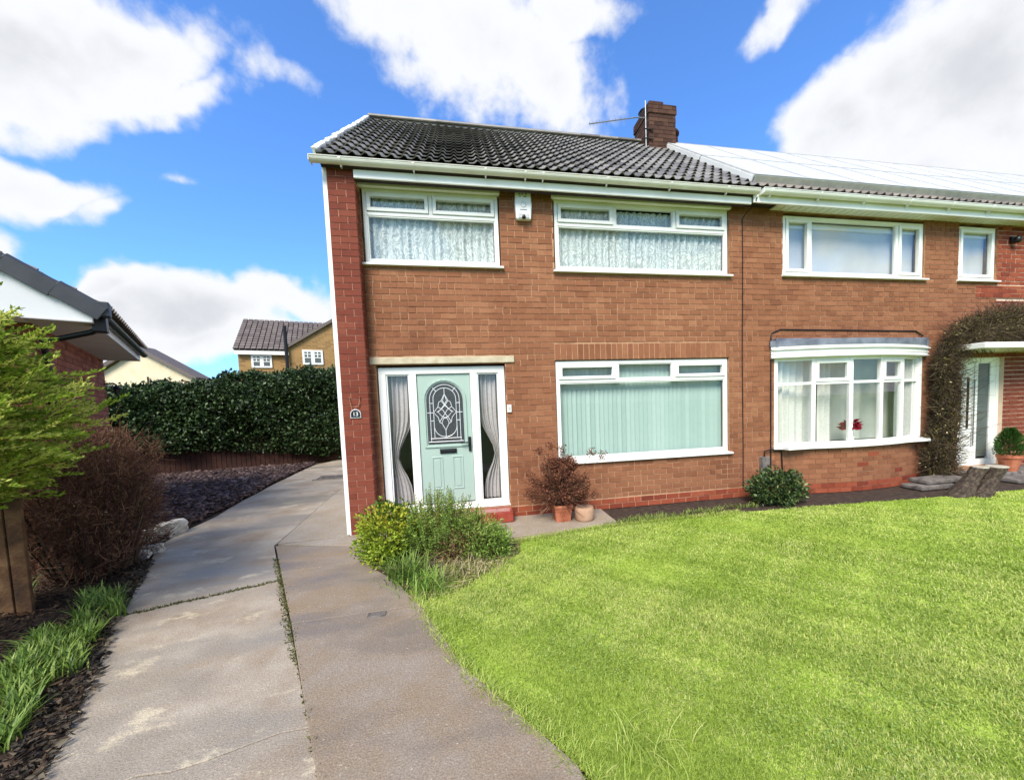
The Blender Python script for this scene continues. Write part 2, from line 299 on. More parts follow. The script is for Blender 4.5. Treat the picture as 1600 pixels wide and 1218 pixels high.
# ------------------------------------------------------------------ mesh helpers
def link(o, parent=None):
    COL.objects.link(o)
    if parent is not None: o.parent = parent
    return o
def tag(o, label=None, cat=None, group=None, kind=None):
    if label: o['label'] = label
    if cat: o['category'] = cat
    if group: o['group'] = group
    if kind: o['kind'] = kind
    return o
def thing(name, label, cat, loc=(0, 0, 0), group=None):
    o = bpy.data.objects.new(name, None); COL.objects.link(o); o.location = loc; o.empty_display_size = .1
    return tag(o, label, cat, group)
def child(o, parent):
    """parent o (built in world coordinates) under an Empty without moving it"""
    o.parent = parent
    if parent is not None:
        p = parent; off = Vector((0, 0, 0))
        while p is not None: off += Vector(p.location); p = p.parent
        o.location = Vector(o.location) - off
    return o
class MB:
    def __init__(s): s.v = []; s.f = []; s.r = []
    def add(s, vs, fs, r=None):
        o = len(s.v); s.v += [tuple(map(float, p)) for p in vs]; s.f += [tuple(i+o for i in f) for f in fs]
        s.r += [random.random() if r is None else r]*len(fs); return s
    def box(s, x0, x1, y0, y1, z0, z1, r=None):
        v = [(x0,y0,z0),(x1,y0,z0),(x1,y1,z0),(x0,y1,z0),(x0,y0,z1),(x1,y0,z1),(x1,y1,z1),(x0,y1,z1)]
        return s.add(v, [(0,3,2,1),(4,5,6,7),(0,1,5,4),(1,2,6,5),(2,3,7,6),(3,0,4,7)], r)
    def obox(s, O, a, b, c, r=None):
        O, a, b, c = map(np.array, (O, a, b, c)); v = [O, O+a, O+a+b, O+b, O+c, O+a+c, O+a+b+c, O+b+c]
        return s.add(v, [(0,3,2,1),(4,5,6,7),(0,1,5,4),(1,2,6,5),(2,3,7,6),(3,0,4,7)], r)
    def prism(s, poly, n):
        """poly: list of 3-D points, extruded by vector n"""
        P = [np.array(p, float) for p in poly]; n = np.array(n, float); k = len(P)
        return s.add(P+[p+n for p in P], [tuple(range(k))[::-1], tuple(range(k, 2*k))]+[(i, (i+1) % k, (i+1) % k+k, i+k) for i in range(k)])
    def tube(s, pts, r, seg=8, cap=True, rr=None):
        pts = [np.array(p, float) for p in pts]; k = len(pts); rs = r if isinstance(r, (list, tuple)) else [r]*k; vs = []
        up = None
        for i, p in enumerate(pts):
            t = pts[min(i+1, k-1)]-pts[max(i-1, 0)]; t /= np.linalg.norm(t)+1e-9
            if up is None: up = np.array([0, 0, 1.0]) if abs(t[2]) < .9 else np.array([1.0, 0, 0])
            u = np.cross(t, up); u /= np.linalg.norm(u)+1e-9; w_ = np.cross(u, t); up = w_
            for j in range(seg):
                a = 2*math.pi*j/seg; vs.append(p+rs[i]*(math.cos(a)*u+math.sin(a)*w_))
        fs = [(i*seg+j, i*seg+(j+1) % seg, (i+1)*seg+(j+1) % seg, (i+1)*seg+j) for i in range(k-1) for j in range(seg)]
        if cap: fs += [tuple(range(seg))[::-1], tuple(range((k-1)*seg, k*seg))]
        return s.add(vs, fs, rr)
    def lathe(s, prof, c=(0, 0, 0), seg=20, rr=None, square=False):
        vs = []
        for (r, z) in prof:
            for j in range(seg):
                a = 2*math.pi*(j+.5)/seg; q = 1/max(abs(math.cos(a)), abs(math.sin(a))) if square else 1
                vs.append((c[0]+r*q*math.cos(a), c[1]+r*q*math.sin(a), c[2]+z))
        k = len(prof); fs = [(i*seg+j, i*seg+(j+1) % seg, (i+1)*seg+(j+1) % seg, (i+1)*seg+j) for i in range(k-1) for j in range(seg)]
        fs += [tuple(range(seg))[::-1], tuple(range((k-1)*seg, k*seg))]
        return s.add(vs, fs, rr)
    def mesh(s, name, mt, smooth=False):
        me = bpy.data.meshes.new(name); me.from_pydata(s.v, [], s.f); me.materials.append(mt)
        a = me.attributes.new('rnd', 'FLOAT', 'FACE'); a.data.foreach_set('value', s.r)
        if smooth: me.polygons.foreach_set('use_smooth', [True]*len(me.polygons))
        bm = bmesh.new(); bm.from_mesh(me); bmesh.ops.recalc_face_normals(bm, faces=bm.faces); bm.to_mesh(me); bm.free()
        return me
    def build(s, name, mt, parent=None, smooth=False, bevel=0, origin=None):
        o = bpy.data.objects.new(name, s.mesh(name, mt, smooth)); COL.objects.link(o)
        if origin is not None:
            o.data.transform(Matrix.Translation(-Vector(origin))); o.location = origin
        if bevel:
            b = o.modifiers.new('b', 'BEVEL'); b.width = bevel; b.segments = 2; b.limit_method = 'ANGLE'
        if parent is not None: child(o, parent)
        return o
def np_object(name, V, F, R, mt, parent=None, smooth=False):
    """V (n,3), F (m,k) numpy; R per-face random"""
    me = bpy.data.meshes.new(name); V = np.asarray(V, np.float32); F = np.asarray(F, np.int32); k = F.shape[1]
    me.vertices.add(len(V)); me.vertices.foreach_set('co', V.ravel()); me.loops.add(F.size); me.loops.foreach_set('vertex_index', F.ravel())
    me.polygons.add(len(F)); me.polygons.foreach_set('loop_start', np.arange(0, F.size, k, dtype=np.int32))
    a = me.attributes.new('rnd', 'FLOAT', 'FACE'); a.data.foreach_set('value', np.asarray(R, np.float32))
    if smooth: me.polygons.foreach_set('use_smooth', np.ones(len(F), bool))
    me.update(calc_edges=True); me.materials.append(mt)
    o = bpy.data.objects.new(name, me); COL.objects.link(o)
    if parent is not None: child(o, parent)
    return o
def unit(a): return a/(np.linalg.norm(a, axis=-1, keepdims=True)+1e-9)
def rand_dir(n):
    return unit(rng.normal(size=(n, 3)))
def leaves(name, P, A, L, W, mt, parent=None, fold=.25, R=None, up=None):
    """one folded leaf per point: base P, axis A, length L, width W"""
    n = len(P); A = unit(A); u = rand_dir(n) if up is None else up; S_ = unit(np.cross(A, u)); U = np.cross(S_, A)
    L = np.broadcast_to(np.asarray(L, float), (n,))[:, None]; W = np.broadcast_to(np.asarray(W, float), (n,))[:, None]
    m_ = P+A*L*.45; f = U*W*fold
    V = np.stack([P, m_+S_*W*.5+f, P+A*L - U*L*.08, m_-S_*W*.5+f], 1).reshape(-1, 3)
    b = np.arange(n)[:, None]*4
    F = np.stack([b+[0, 1, 2], b+[0, 2, 3]], 1).reshape(-1, 3)
    R = rng.random(n) if R is None else R
    return np_object(name, V, F, np.repeat(R, 2), mt, parent)
def twigs(name, A, B, r0, r1, mt, parent=None, R=None):
    n = len(A); t = unit(B-A); u = unit(np.cross(t, rand_dir(n))); v = np.cross(t, u)
    r0 = np.broadcast_to(np.asarray(r0, float), (n,))[:, None]; r1 = np.broadcast_to(np.asarray(r1, float), (n,))[:, None]
    c = []
    for P_, r in ((A, r0), (B, r1)):
        for k in range(3):
            a = 2*math.pi*k/3; c.append(P_+r*(math.cos(a)*u+math.sin(a)*v))
    V = np.stack(c, 1).reshape(-1, 3); b = np.arange(n)[:, None]*6
    F = np.stack([b+[0, 1, 4, 3], b+[1, 2, 5, 4], b+[2, 0, 3, 5]], 1).reshape(-1, 4)
    R = rng.random(n) if R is None else R
    return np_object(name, V, F, np.repeat(R, 3), mt, parent)
def blades(name, P, H, W, lean, mt, parent=None, seg=2, R=None, bend=.5):
    n = len(P); th = rng.random(n)*2*math.pi; d = np.stack([np.cos(th), np.sin(th), np.zeros(n)], 1); s = np.stack([-np.sin(th), np.cos(th), np.zeros(n)], 1)
    H = np.broadcast_to(np.asarray(H, float), (n,))[:, None]; W = np.broadcast_to(np.asarray(W, float), (n,))[:, None]; le = np.broadcast_to(np.asarray(lean, float), (n,))[:, None]
    rows = []
    for i in range(seg+1):
        t = i/seg; c = P+np.array([0, 0, 1.0])*H*(t-bend*le*t*t*.5)+d*H*le*t*t
        if i == seg: rows += [c]
        else:
            ww = W*(1-t*.45)*.5; rows += [c-s*ww, c+s*ww]
    V = np.stack(rows, 1).reshape(-1, 3); k = 2*seg+1; b = np.arange(n)[:, None]*k; Fs = []
    for i in range(seg-1): Fs += [b+[2*i, 2*i+1, 2*i+3], b+[2*i, 2*i+3, 2*i+2]]
    Fs += [b+[2*seg-2, 2*seg-1, 2*seg]]
    F = np.stack(Fs, 1).reshape(-1, 3); R = rng.random(n) if R is None else R
    return np_object(name, V, F, np.repeat(R, len(Fs)), mt, parent)
def in_poly(x, y, poly):
    r = np.zeros(len(x), bool); n = len(poly)
    for i in range(n):
        x0, y0 = poly[i]; x1, y1 = poly[(i+1) % n]
        c = ((y0 > y) != (y1 > y)) & (x < (x1-x0)*(y-y0)/((y1-y0) or 1e-9)+x0); r ^= c
    return r
def scatter(poly, n):
    p = np.array(poly); lo, hi = p.min(0), p.max(0); out = []
    while sum(map(len, out)) < n:
        q = lo+(hi-lo)*rng.random((n*2, 2)); out.append(q[in_poly(q[:, 0], q[:, 1], poly)])
    return np.concatenate(out)[:n]

# ------------------------------------------------------------------ brickwork
CH, BL, JT = .0862, .226, .010
def brick_rects(u0, u1, z0, z1, opens=(), zbase=0.0, off=0.0, bl=BL):
    """bricks (ua, ub, za, zb) of a running bond clipped to the rectangle and cut round the openings"""
    out = []
    k0 = int(math.floor((z0-zbase)/CH+1e-6)); k1 = int(math.ceil((z1-zbase)/CH-1e-6))
    for k in range(k0, k1):
        za, zb = max(z0, zbase+k*CH), min(z1, zbase+(k+1)*CH)-JT
        if zb-za < .015: continue
        u = u0-bl*2+((k % 2)*.5*bl+off) % bl
        jig = random.uniform(-.01, .01)
        while u < u1:
            a, b = max(u+jig, u0), min(u+jig+bl-JT, u1)
            u += bl
            if b-a < .02: continue
            segs = [(a, b, za, zb)] if (random.random() > .16 or b-a < .15) else [(a, (a+b)/2-JT/2, za, zb), ((a+b)/2+JT/2, b, za, zb)]
            for (o0, o1, p0, p1) in opens:
                nx = []
                for (a_, b_, c_, d_) in segs:
                    if o1 <= a_ or o0 >= b_ or p1 <= c_ or p0 >= d_: nx.append((a_, b_, c_, d_)); continue
                    if a_ < o0: nx.append((a_, o0, c_, d_))
                    if b_ > o1: nx.append((o1, b_, c_, d_))
                    m0, m1 = max(a_, o0), min(b_, o1)
                    if c_ < p0: nx.append((m0, m1, c_, p0))
                    if d_ > p1: nx.append((m0, m1, p1, d_))
                segs = nx
            out += [q for q in segs if q[1]-q[0] > .02 and q[3]-q[2] > .015]
    return out
def brick_local(L, H, D=.012, c=.0022):
    """a brick face proud of the mortar: local x along, z up, front at y = 0, back at y = D"""
    v = [(0, D, 0), (L, D, 0), (L, D, H), (0, D, H), (c, 0, c), (L-c, 0, c), (L-c, 0, H-c), (c, 0, H-c)]
    e = .003
    v = [(x, y+(e if 0 < i-3 < 5 and False else 0), z) for i, (x, y, z) in enumerate(v)]
    return v, [(4, 5, 6, 7), (0, 1, 5, 4), (1, 2, 6, 5), (2, 3, 7, 6), (3, 0, 4, 7)]
BRICKMESH = {}
class Brickwork:
    """collects bricks on faces; the largest in view become objects of their own, the others one joined part"""
    def __init__(s): s.items = []
    def face(s, O, U, rects, mt, proud=.008):
        O = np.array(O, float); U = np.array(U, float)
        Nn = np.array([U[1], -U[0], 0.0])                       # outward normal of a face running along U
        for (a, b, c, d) in rects: s.items.append((O+U*a+np.array([0, 0, c])+Nn*(proud+random.uniform(-.002, .002)), U, b-a, d-c, mt))
    def emit(s, singles, parent, stuff_name='brickwork'):
        def size(it):
            p = it[0]+it[1]*it[2]/2-CAM; Nn = np.array([it[1][1], -it[1][0], 0]); d = np.linalg.norm(p)
            vis = max(0.0, -(p/d) @ Nn)
            q = RB @ p
            if q[2] < .3: return 0
            x, y = q[0]/q[2]*FPX+PPX, q[1]/q[2]*FPX+PPY
            if not (0 < x < 1600 and 0 < y < 1218): return 0
            return vis*it[2]*it[3]/d**2
        s.items.sort(key=size, reverse=True)
        for (O, U, L, H, mt) in s.items[:singles]:
            key = (round(L, 2), round(H, 2), mt.name)
            if key not in BRICKMESH:
                v, f = brick_local(key[0], key[1]); mb = MB(); mb.add(v, f, 0.0); BRICKMESH[key] = mb.mesh('brick', mt)
            o = bpy.data.objects.new('brick', BRICKMESH[key]); COL.objects.link(o)
            o.rotation_euler.z = math.atan2(U[1], U[0]); o.location = O; child(o, parent)
        by = {}
        for (O, U, L, H, mt) in s.items[singles:]:
            mb = by.setdefault(mt.name, (MB(), mt))[0]; v, f = brick_local(L, H); N_ = np.array([-U[1], U[0], 0.0])
            mb.add([O+U*x+N_*y+np.array([0, 0, z]) for (x, y, z) in v], f)
        for nm, (mb, mt) in by.items(): tag(mb.build(stuff_name, mt, parent), kind='stuff')
def wall_with_openings(mb, x0, x1, z0, z1, y0, y1, opens):
    """mortar wall, solid boxes round the openings"""
    xs = sorted({x0, x1, *[min(max(v, x0), x1) for o in opens for v in o[:2]]}); zs = sorted({z0, z1, *[min(max(v, z0), z1) for o in opens for v in o[2:]]})
    for i in range(len(xs)-1):
        run = None
        for j in range(len(zs)-1):
            cx, cz = (xs[i]+xs[i+1])/2, (zs[j]+zs[j+1])/2
            solid = not any(o[0] < cx < o[1] and o[2] < cz < o[3] for o in opens)
            if solid: run = (run[0], zs[j+1]) if run else (zs[j], zs[j+1])
            if run and (not solid or j == len(zs)-2): mb.box(xs[i], xs[i+1], y0, y1, run[0], run[1]); run = None

# ------------------------------------------------------------------ windows
def frame_rect(mb, x0, x1, z0, z1, y0, y1, t, tb=None):
    tb = t if tb is None else tb
    mb.box(x0, x1, y0, y1, z0, z0+tb); mb.box(x0, x1, y0, y1, z1-t, z1); mb.box(x0, x0+t, y0, y1, z0+tb, z1-t); mb.box(x1-t, x1, y0, y1, z0+tb, z1-t)
def window(house, x0, x1, z0, z1, Y, top_split, tops, mains, sill=True, hood=False, gl=None, casement_tops=(), casement_mains=(), mat_=None):
    """white window: outer frame, transom, mullions, opening lights, panes. tops/mains: dividing x positions"""
    gl = gl or GLASS; mat_ = mat_ or UPVC
    wo = bpy.data.objects.new('window', bpy.data.meshes.new('window')); COL.objects.link(wo); wo.location = (x0, Y, z0); child(wo, house)
    fm = MB(); frame_rect(fm, x0, x1, z0, z1, Y, Y+.07, .05)
    if top_split: fm.box(x0+.05, x1-.05, Y+.002, Y+.068, top_split-.025, top_split+.025)
    def lights(za, zb, divs, cas):
        xs = [x0+.05]+[d for d in divs]+[x1-.05]
        for d in divs: fm.box(d-.026, d+.026, Y+.001, Y+.069, za, zb)
        for i in range(len(xs)-1):
            a = xs[i]+(.026 if i else 0); b = xs[i+1]-(.026 if i < len(xs)-2 else 0)
            if i in cas:
                sh = MB(); frame_rect(sh, a+.004, b-.004, za+.004, zb-.004, Y-.018, Y+.05, .05); sh.build('sash', mat_, wo, bevel=.004)
                a += .05; b -= .05; c, d_ = za+.05, zb-.05
            else:
                bd = MB(); frame_rect(bd, a+.001, b-.001, za+.001, zb-.001, Y+.012, Y+.05, .014); bd.build('glazing_bead', mat_, wo)
                c, d_ = za, zb
            MB().add([(a-.004, Y+.03, c-.004), (b+.004, Y+.03, c-.004), (b+.004, Y+.03, d_+.004), (a-.004, Y+.03, d_+.004)], [(0, 1, 2, 3)]).build('pane', gl, wo)
    if top_split:
        lights(z0+.05, top_split-.025, mains, casement_mains); lights(top_split+.025, z1-.05, tops, casement_tops)
    else: lights(z0+.05, z1-.05, mains, casement_mains)
    wo.data = fm.mesh('window', mat_); wo.data.transform(Matrix.Translation((-x0, -Y, -z0)))
    b_ = wo.modifiers.new('b', 'BEVEL'); b_.width = .005; b_.segments = 2; b_.limit_method = 'ANGLE'
    if sill: MB().add([(x0-.05, Y-.09, z0-.045), (x1+.05, Y-.09, z0-.045), (x1+.05, Y+.05, z0-.045), (x0-.05, Y+.05, z0-.045), (x0-.05, Y-.09, z0-.018), (x1+.05, Y-.09, z0-.018), (x1+.05, Y+.05, z0-.002), (x0-.05, Y+.05, z0-.002)],
                      [(0,3,2,1),(4,5,6,7),(0,1,5,4),(1,2,6,5),(2,3,7,6),(3,0,4,7)]).build('sill', mat_, wo, bevel=.004)
    if hood: MB().box(x0-.05, x1+.03, Y-.075, Y+.04, z1+.003, z1+.045).build('head_trim', mat_, wo, bevel=.004)
    return wo
def curtain_mesh(name, x0, x1, z0, z1, Y, mt, folds, amp, label, cat, group=None, drop=0.0, shape=None, nx=None):
    nx = nx or int(folds*10); nz_ = 14; V = []; ph = [random.uniform(-.5, .5) for _ in range(200)]
    for j in range(nz_+1):
        t = j/nz_
        for i in range(nx+1):
            s = i/nx; x = x0+(x1-x0)*s; z = z0+(z1-z0)*t
            if shape: x = shape(s, t)
            f = s*folds; a = amp*(1+.5*math.sin(f*1.7+ph[int(f) % 200])); y = Y+a*math.sin(2*math.pi*f+ph[int(f) % 200]*.6+.3*math.sin(5*t))
            V.append((x, y, z))
    F = [(j*(nx+1)+i, j*(nx+1)+i+1, (j+1)*(nx+1)+i+1, (j+1)*(nx+1)+i) for j in range(nz_) for i in range(nx)]
    o = np_object(name, np.array(V), np.array(F), rng.random(len(F)), mt, None, True)
    return tag(o, label, cat, group)

# ================================================================== GROUND
YW, YP = 5.95, 5.75                       # front face of the wall panels, front face of the end pier
def sheet(name, poly, z, mt, kind='structure', thick=0.0):
    mb = MB()
    if thick: mb.prism([(x, y, z) for x, y in poly], (0, 0, -thick))
    else: mb.add([(x, y, z) for x, y in poly], [tuple(range(len(poly)))])
    o = mb.build(name, mt); return tag(o, kind=kind)
sheet('ground', [(-900, -300), (900, -300), (900, 1500), (-900, 1500)], -.09, GROUNDM)
LAWN_P = [(.62, .2), (.49, 1.64), (.37, 1.85), (.2, 2.1), (-.06, 2.46), (-.3, 2.95), (-.49, 3.46), (-.62, 3.8), (-.2, 4.4), (.2, 4.85), (.36, 4.86), (1.62, 5.1), (3.95, 5.18), (7.5, 4.98), (9.2, 4.92), (12.5, 4.9), (12.5, .2)]
sheet('lawn', LAWN_P, -.012, LAWN)
BED_P = [(-.55, 3.6), (-.8, 4.05), (-1.22, 4.6), (-1.34, 4.95), (-1.2, 5.2), (.1, 5.15), (.55, 4.95), (.5, 4.5), (.1, 4.05), (-.2, 3.7)]
sheet('flower_bed', BED_P, -.004, SOIL)
SOIL_L = [(-1.8, 1.2), (-1.9, 2.25), (-2.2, 2.74), (-2.9, 4.05), (-3.3, 5.36), (-3.4, 6.2), (-6.5, 9), (-9, 4), (-6, .5)]
sheet('border_soil', SOIL_L, -.02, SOIL)
SLATE_P = [(-3.5, 5.7), (-3.6, 7.0), (-3.9, 8.6), (-4.1, 10.85), (-4.3, 13.0), (-4.3, 14.6), (-9, 14.3), (-15, 12.5), (-9, 8.5), (-5.6, 5.6)]
sheet('slate_bed', SLATE_P, -.016, SOIL)
STRIP_P = [(1.0, 5.1), (1.62, 5.1), (3.95, 5.18), (7.5, 4.98), (9.2, 4.92), (12.5, 4.9), (12.5, 5.98), (1.0, 5.98)]
sheet('soil_strip', STRIP_P, -.008, SOIL)

# concrete, cast in slabs with open joints
def gpx(*q): return [tuple(G(*p)[:2]) for p in q]
def slab_set(name, slabs, mt, z=0.0, thick=.12, bevel=.004):
    root = None
    for poly in slabs:
        mb = MB(); mb.prism([(x, y, z) for x, y in poly], (0, 0, -thick))
        o = mb.build('slab' if root else name, mt, root, bevel=bevel)
        if root is None: root = tag(o, kind='structure')
    return root
def shrink(poly, d=.012):
    p = np.array(poly); a = 0
    for i in range(len(p)): a += p[i-1][0]*p[i][1]-p[i][0]*p[i-1][1]
    sg = 1 if a > 0 else -1; out = []
    for i in range(len(p)):
        e0 = p[i]-p[i-1]; e1 = p[(i+1) % len(p)]-p[i]; e0 /= np.linalg.norm(e0); e1 /= np.linalg.norm(e1)
        n0 = sg*np.array([-e0[1], e0[0]]); n1 = sg*np.array([-e1[1], e1[0]]); b = n0+n1; b /= max(.3, b @ b/2)
        out.append(tuple(p[i]+b*d/1))
    return out
_e = [(0.0, -1.7), (1.2, -1.85), (2.25, -2.19), (2.74, -2.41), (4.05, -3.2)]+[(float(G(*q)[1]), float(G(*q)[0])) for q in ((222, 900), (240, 857), (274, 835), (335, 807), (384, 779), (447, 746), (501, 722), (530, 713))]
DLY = [a for a, b in _e]; DLX = [b for a, b in _e]
dL = lambda t: np.interp(t, DLY, DLX)
sx = lambda y: np.interp(y, [.5, 1.93, 5.64], [-.07, -.78, -2.61])       # the long joint between drive and path
def jag(a, b, n=7, amp=.025):
    a, b = np.array(a), np.array(b); d = b-a; nn = np.array([-d[1], d[0]])/np.linalg.norm(d)
    return [tuple(a+d*t+nn*(random.uniform(-amp, amp) if 0 < t < 1 else 0)) for t in np.linspace(0, 1, n)]
j1 = gpx((195, 962), (432, 921)); j0 = gpx((280, 1196), (487, 1163))
jA = jag((dL(3.9)-.02, j1[0][1]+.02), (sx(4.45), 4.45)); jB = jag((dL(2.05), 2.05), (sx(2.28), 2.28), 9, .03)
edgeL = lambda a, b, n=7: [(float(dL(y))+random.uniform(-.03, .03), y) for y in np.linspace(a, b, n)]
apr = gpx((465, 822), (499, 792), (533, 763))
far = [(float(sx(5.64)), 5.64)]+apr+[(-2.6, 12), (-2.6, 15.6), (-4.4, 15.6)]
slabs = [shrink([(float(sx(.4)), .4), (float(sx(1.93)), 1.93)]+jB[::-1]+edgeL(2.05, .4)[1:], .004),
         shrink(jB+[(sx(4.45), 4.45)]+jA[::-1][1:]+edgeL(jA[0][1], 2.05)[1:-1], .005),
         shrink(jA+far+edgeL(14.6, jA[0][1], 16)[:-1][1:], .011)]
drive = slab_set('driveway', slabs, CONC_D, 0.0)
pR = lambda y: np.interp(y, [.4, 1.64, 1.85, 2.46, 3.46, 4.05, 4.6, 4.95, 5.2], [.6, .49, .37, -.06, -.49, -.8, -1.22, -1.36, -1.3])
def path_slab(y0l, y0r, y1l, y1r):
    rt = [(float(pR(y))+random.uniform(-.012, .012), y) for y in np.linspace(y0r, y1r, 8)]
    return shrink([(float(sx(y0l)), y0l)]+rt+[(float(sx(y1l)), y1l)], .006)
pth = slab_set('front_path', [path_slab(.4, .4, 3.46, 3.5), path_slab(3.46, 3.5, 4.62, 4.72), path_slab(4.62, 4.72, 5.6, 5.2)], CONC_P, .012)
slab_set('house_apron', [shrink([(-2.6, 5.66), (-1.72, 5.72), (-1.72, 14), (-2.5, 14), (-2.6, 12)]+apr[::-1], .012), shrink([(-2.55, 5.62), (-1.3, 5.2), (.55, 5.02), (1.6, 5.14), (2.0, 5.2), (2.0, 5.98), (-1.7, 5.98), (-1.7, 5.72)], .006)], CONC_S, .016)
dr = MB()
for i in range(9): dr.box(-3.95+i*.085, -3.95+i*.085+.05, 10.75, 11.25, .002, .02)
dr.box(-4.0, -3.18, 10.7, 10.75, .002, .022); dr.box(-4.0, -3.18, 11.25, 11.3, .002, .022)
tag(dr.build('drain_grating', SLABST), 'grey slotted drain grating set in the drive beside the house', 'drain')
pc = G(589, 962); tag(MB().box(pc[0]-.075, pc[0]+.075, pc[1]-.04, pc[1]+.04, .008, .018).build('access_cover', SLABST, bevel=.003), 'small dark rectangular cover set in the concrete path', 'cover')

# ================================================================== HOUSE 13
H13 = thing('brick_house', 'brown brick house with mint front door and number 13 on its end pier', 'house', (-1.7, 5.75, 0))
PIER_X0, PIER_X1, PARTY = -1.70, -1.365, 4.59
EZ = 4.94
O13 = [(-1.29, .55, .20, 2.37), (1.32, 4.33, .79, 2.40), (-1.36, .56, 3.77, 4.84), (1.365, 4.345, 3.745, 4.84)]
mb = MB(); wall_with_openings(mb, PIER_X1-.02, PARTY, 0, 5.0, YW, YW+.26, O13)
wall13 = mb.build('wall', MORT, H13)
pier = MB().box(PIER_X0, PIER_X1, YP, YW+.25, 0, 4.98).build('pier', MORT_P, H13)
gw = MB(); gw.prism([(PIER_X0-.002, YP+.03, 0), (PIER_X0-.002, 12.2, 0), (PIER_X0-.002, 12.2, 4.95), (PIER_X0-.002, 9.0, 7.62), (PIER_X0-.002, YP+.03, 4.95)], (-.06, 0, 0))
gw.build('rendered_gable', RENDER, H13)
ro = MB(); ro.box(-1.4, PARTY-.05, 8.2, 8.3, .0, 4.9); ro.box(-1.4, PARTY-.05, YW+.27, 8.2, 2.5, 2.6); ro.box(-1.4, PARTY-.05, YW+.27, 8.2, 0, .12); ro.box(.9, 1.0, YW+.27, 8.2, .12, 4.9); ro.box(PARTY-.05, PARTY, YW+.27, 12.0, 0, 4.9)
ro.box(-1.7, PARTY, 12.1, 12.2, 0, 4.9)
ro.build('interior_wall', ROOM, H13)
bw = Brickwork()
bw.face((0, YW, 0), (1, 0, 0), brick_rects(PIER_X1, PARTY, .19, 4.9, O13+[(1.32, 4.33, 2.40, 2.66), (-1.37, .69, 2.37, 2.475)]), BR_PANEL)
bw.face((0, YW, 0), (1, 0, 0), brick_rects(.56, PARTY, 0, .19, []), BR_RED)
sold = []
u = 1.33
while u < 4.32:
    sold.append((u, min(u+.081, 4.33), 2.405, 2.648)); u += .092
bw.face((0, YW, 0), (1, 0, 0), sold, BR_PANEL)
bp = Brickwork()
rects = []
for k in range(int(4.95/CH)+1):
    za, zb = k*CH, min((k+1)*CH, 4.97)-JT; cut = .222 if k % 2 else .112
    if zb-za < .02: continue
    rects += [(0, cut-JT/2, za, zb), (cut+JT/2, .335, za, zb)]
bp.face((PIER_X0, YP, 0), (1, 0, 0), rects, BR_PIER)
ret = []
for k in range(int(4.8/CH)):
    ret += [(0.0, .19, k*CH, (k+1)*CH-JT)] if k % 2 else [(0.0, .085, k*CH, (k+1)*CH-JT), (.096, .19, k*CH, (k+1)*CH-JT)]
bp.face((PIER_X1, YP, 0), (0, 1, 0), ret, BR_PIER)
bp.emit(120, pier); bw.emit(180, wall13)
MB().box(-1.36, .69, YW-.03, YW+.1, 2.375, 2.472).build('lintel', STONE_L, H13, bevel=.008)
# step
st = MB().box(-1.28, .56, 5.66, YW+.05, .015, .175).build('doorstep', REDTILE, H13, bevel=.012)
for i in range(8): MB().box(-1.27+i*.228, -1.27+i*.228+.222, 5.652, 5.66, .03, .168).build('tile', REDTILE, st, bevel=.003)
for i in range(8): MB().box(-1.27+i*.228, -1.27+i*.228+.222, 5.665, YW-.01, .175, .182).build('tile', REDTILE, st, bevel=.002)
# fascia, gutter, verge
MB().box(-1.36, 4.565, 5.70, 5.73, 4.79, 4.96).build('fascia', UPVC, H13, bevel=.004)
MB().box(-1.36, 4.565, 5.7305, 5.80, 4.785, 4.80).box(-1.36, PARTY, 5.80, YW+.02, 4.865, 4.885).build('soffit', SOFFIT_D, H13)
def gutter(house, x0, x1, y, z, r, mt, brackets):
    mb = MB(); prof = [(math.cos(a)*r, math.sin(a)*r) for a in np.linspace(math.pi, 2*math.pi, 11)]
    inn = [(p*.9, q*.9) for p, q in prof[::-1]]; P_ = prof+inn
    mb.prism([(x0, y+p, z+q) for p, q in P_], (x1-x0, 0, 0)); mb.box(x0-.006, x0, y-r-.006, y+r+.006, z-r-.006, z+.002); mb.tube([(x0, y-r, z), (x1, y-r, z)], .008, 6)
    gt = mb.build('gutter', mt, house, smooth=False)
    for x in brackets:
        b = MB(); pr = [(math.cos(a)*(r+.007), math.sin(a)*(r+.007)) for a in np.linspace(math.pi*.98, 2*math.pi, 10)]; pi_ = [(p*.93, q*.93) for p, q in pr[::-1]]
        b.prism([(x, y+p, z+q) for p, q in pr+pi_], (.03, 0, 0)); b.box(x+.008, x+.022, y+.0, y+.05, z-r-.028, z-r-.003); b.build('bracket', mt, gt)
    return gt
gutter(H13, -1.84, 4.62, 5.625, 4.965, .062, GUTTER, [-1.5, -.6, .35, .9, 1.15, 2.1, 3.1, 4.05])
def roof_plane(x0, x1, y0, z0, y1, z1): return np.array([0, y1-y0, z1-z0])/math.hypot(y1-y0, z1-z0)
RY0, RZ0, RY1, RZ1 = 5.60, 4.965, 9.0, 7.70
RS = math.hypot(RY1-RY0, RZ1-RZ0); RU = np.array([0, (RY1-RY0)/RS, (RZ1-RZ0)/RS]); RN = np.array([0, -RU[2], RU[1]])
TW, TG = .318, RS/15
def tile_verts(wd, ln):
    """interlocking concrete tile with two rolls; local x across, y up the slope, z out of the roof"""
    n = 12; top = []; vs = []
    def prof(t):
        s = (t*2) % 1.0
        return .038*max(0, math.sin(math.pi*(s-.45)/.55))**1.0 if s > .45 else 0.0
    for yy, dz in ((0, .054), (ln, .010)):
        for i in range(n+1): vs.append((wd*i/n, yy, dz+prof(i/n)))
    for i in range(n+1): vs.append((wd*i/n, .002, .042+prof(i/n)*.97))
    fs = [(i, i+1, n+2+i, n+1+i) for i in range(n)]+[(2*(n+1)+i, 2*(n+1)+i+1, i+1, i) for i in range(n)]
    return vs, fs
TV, TF = tile_verts(TW, TG+.05)
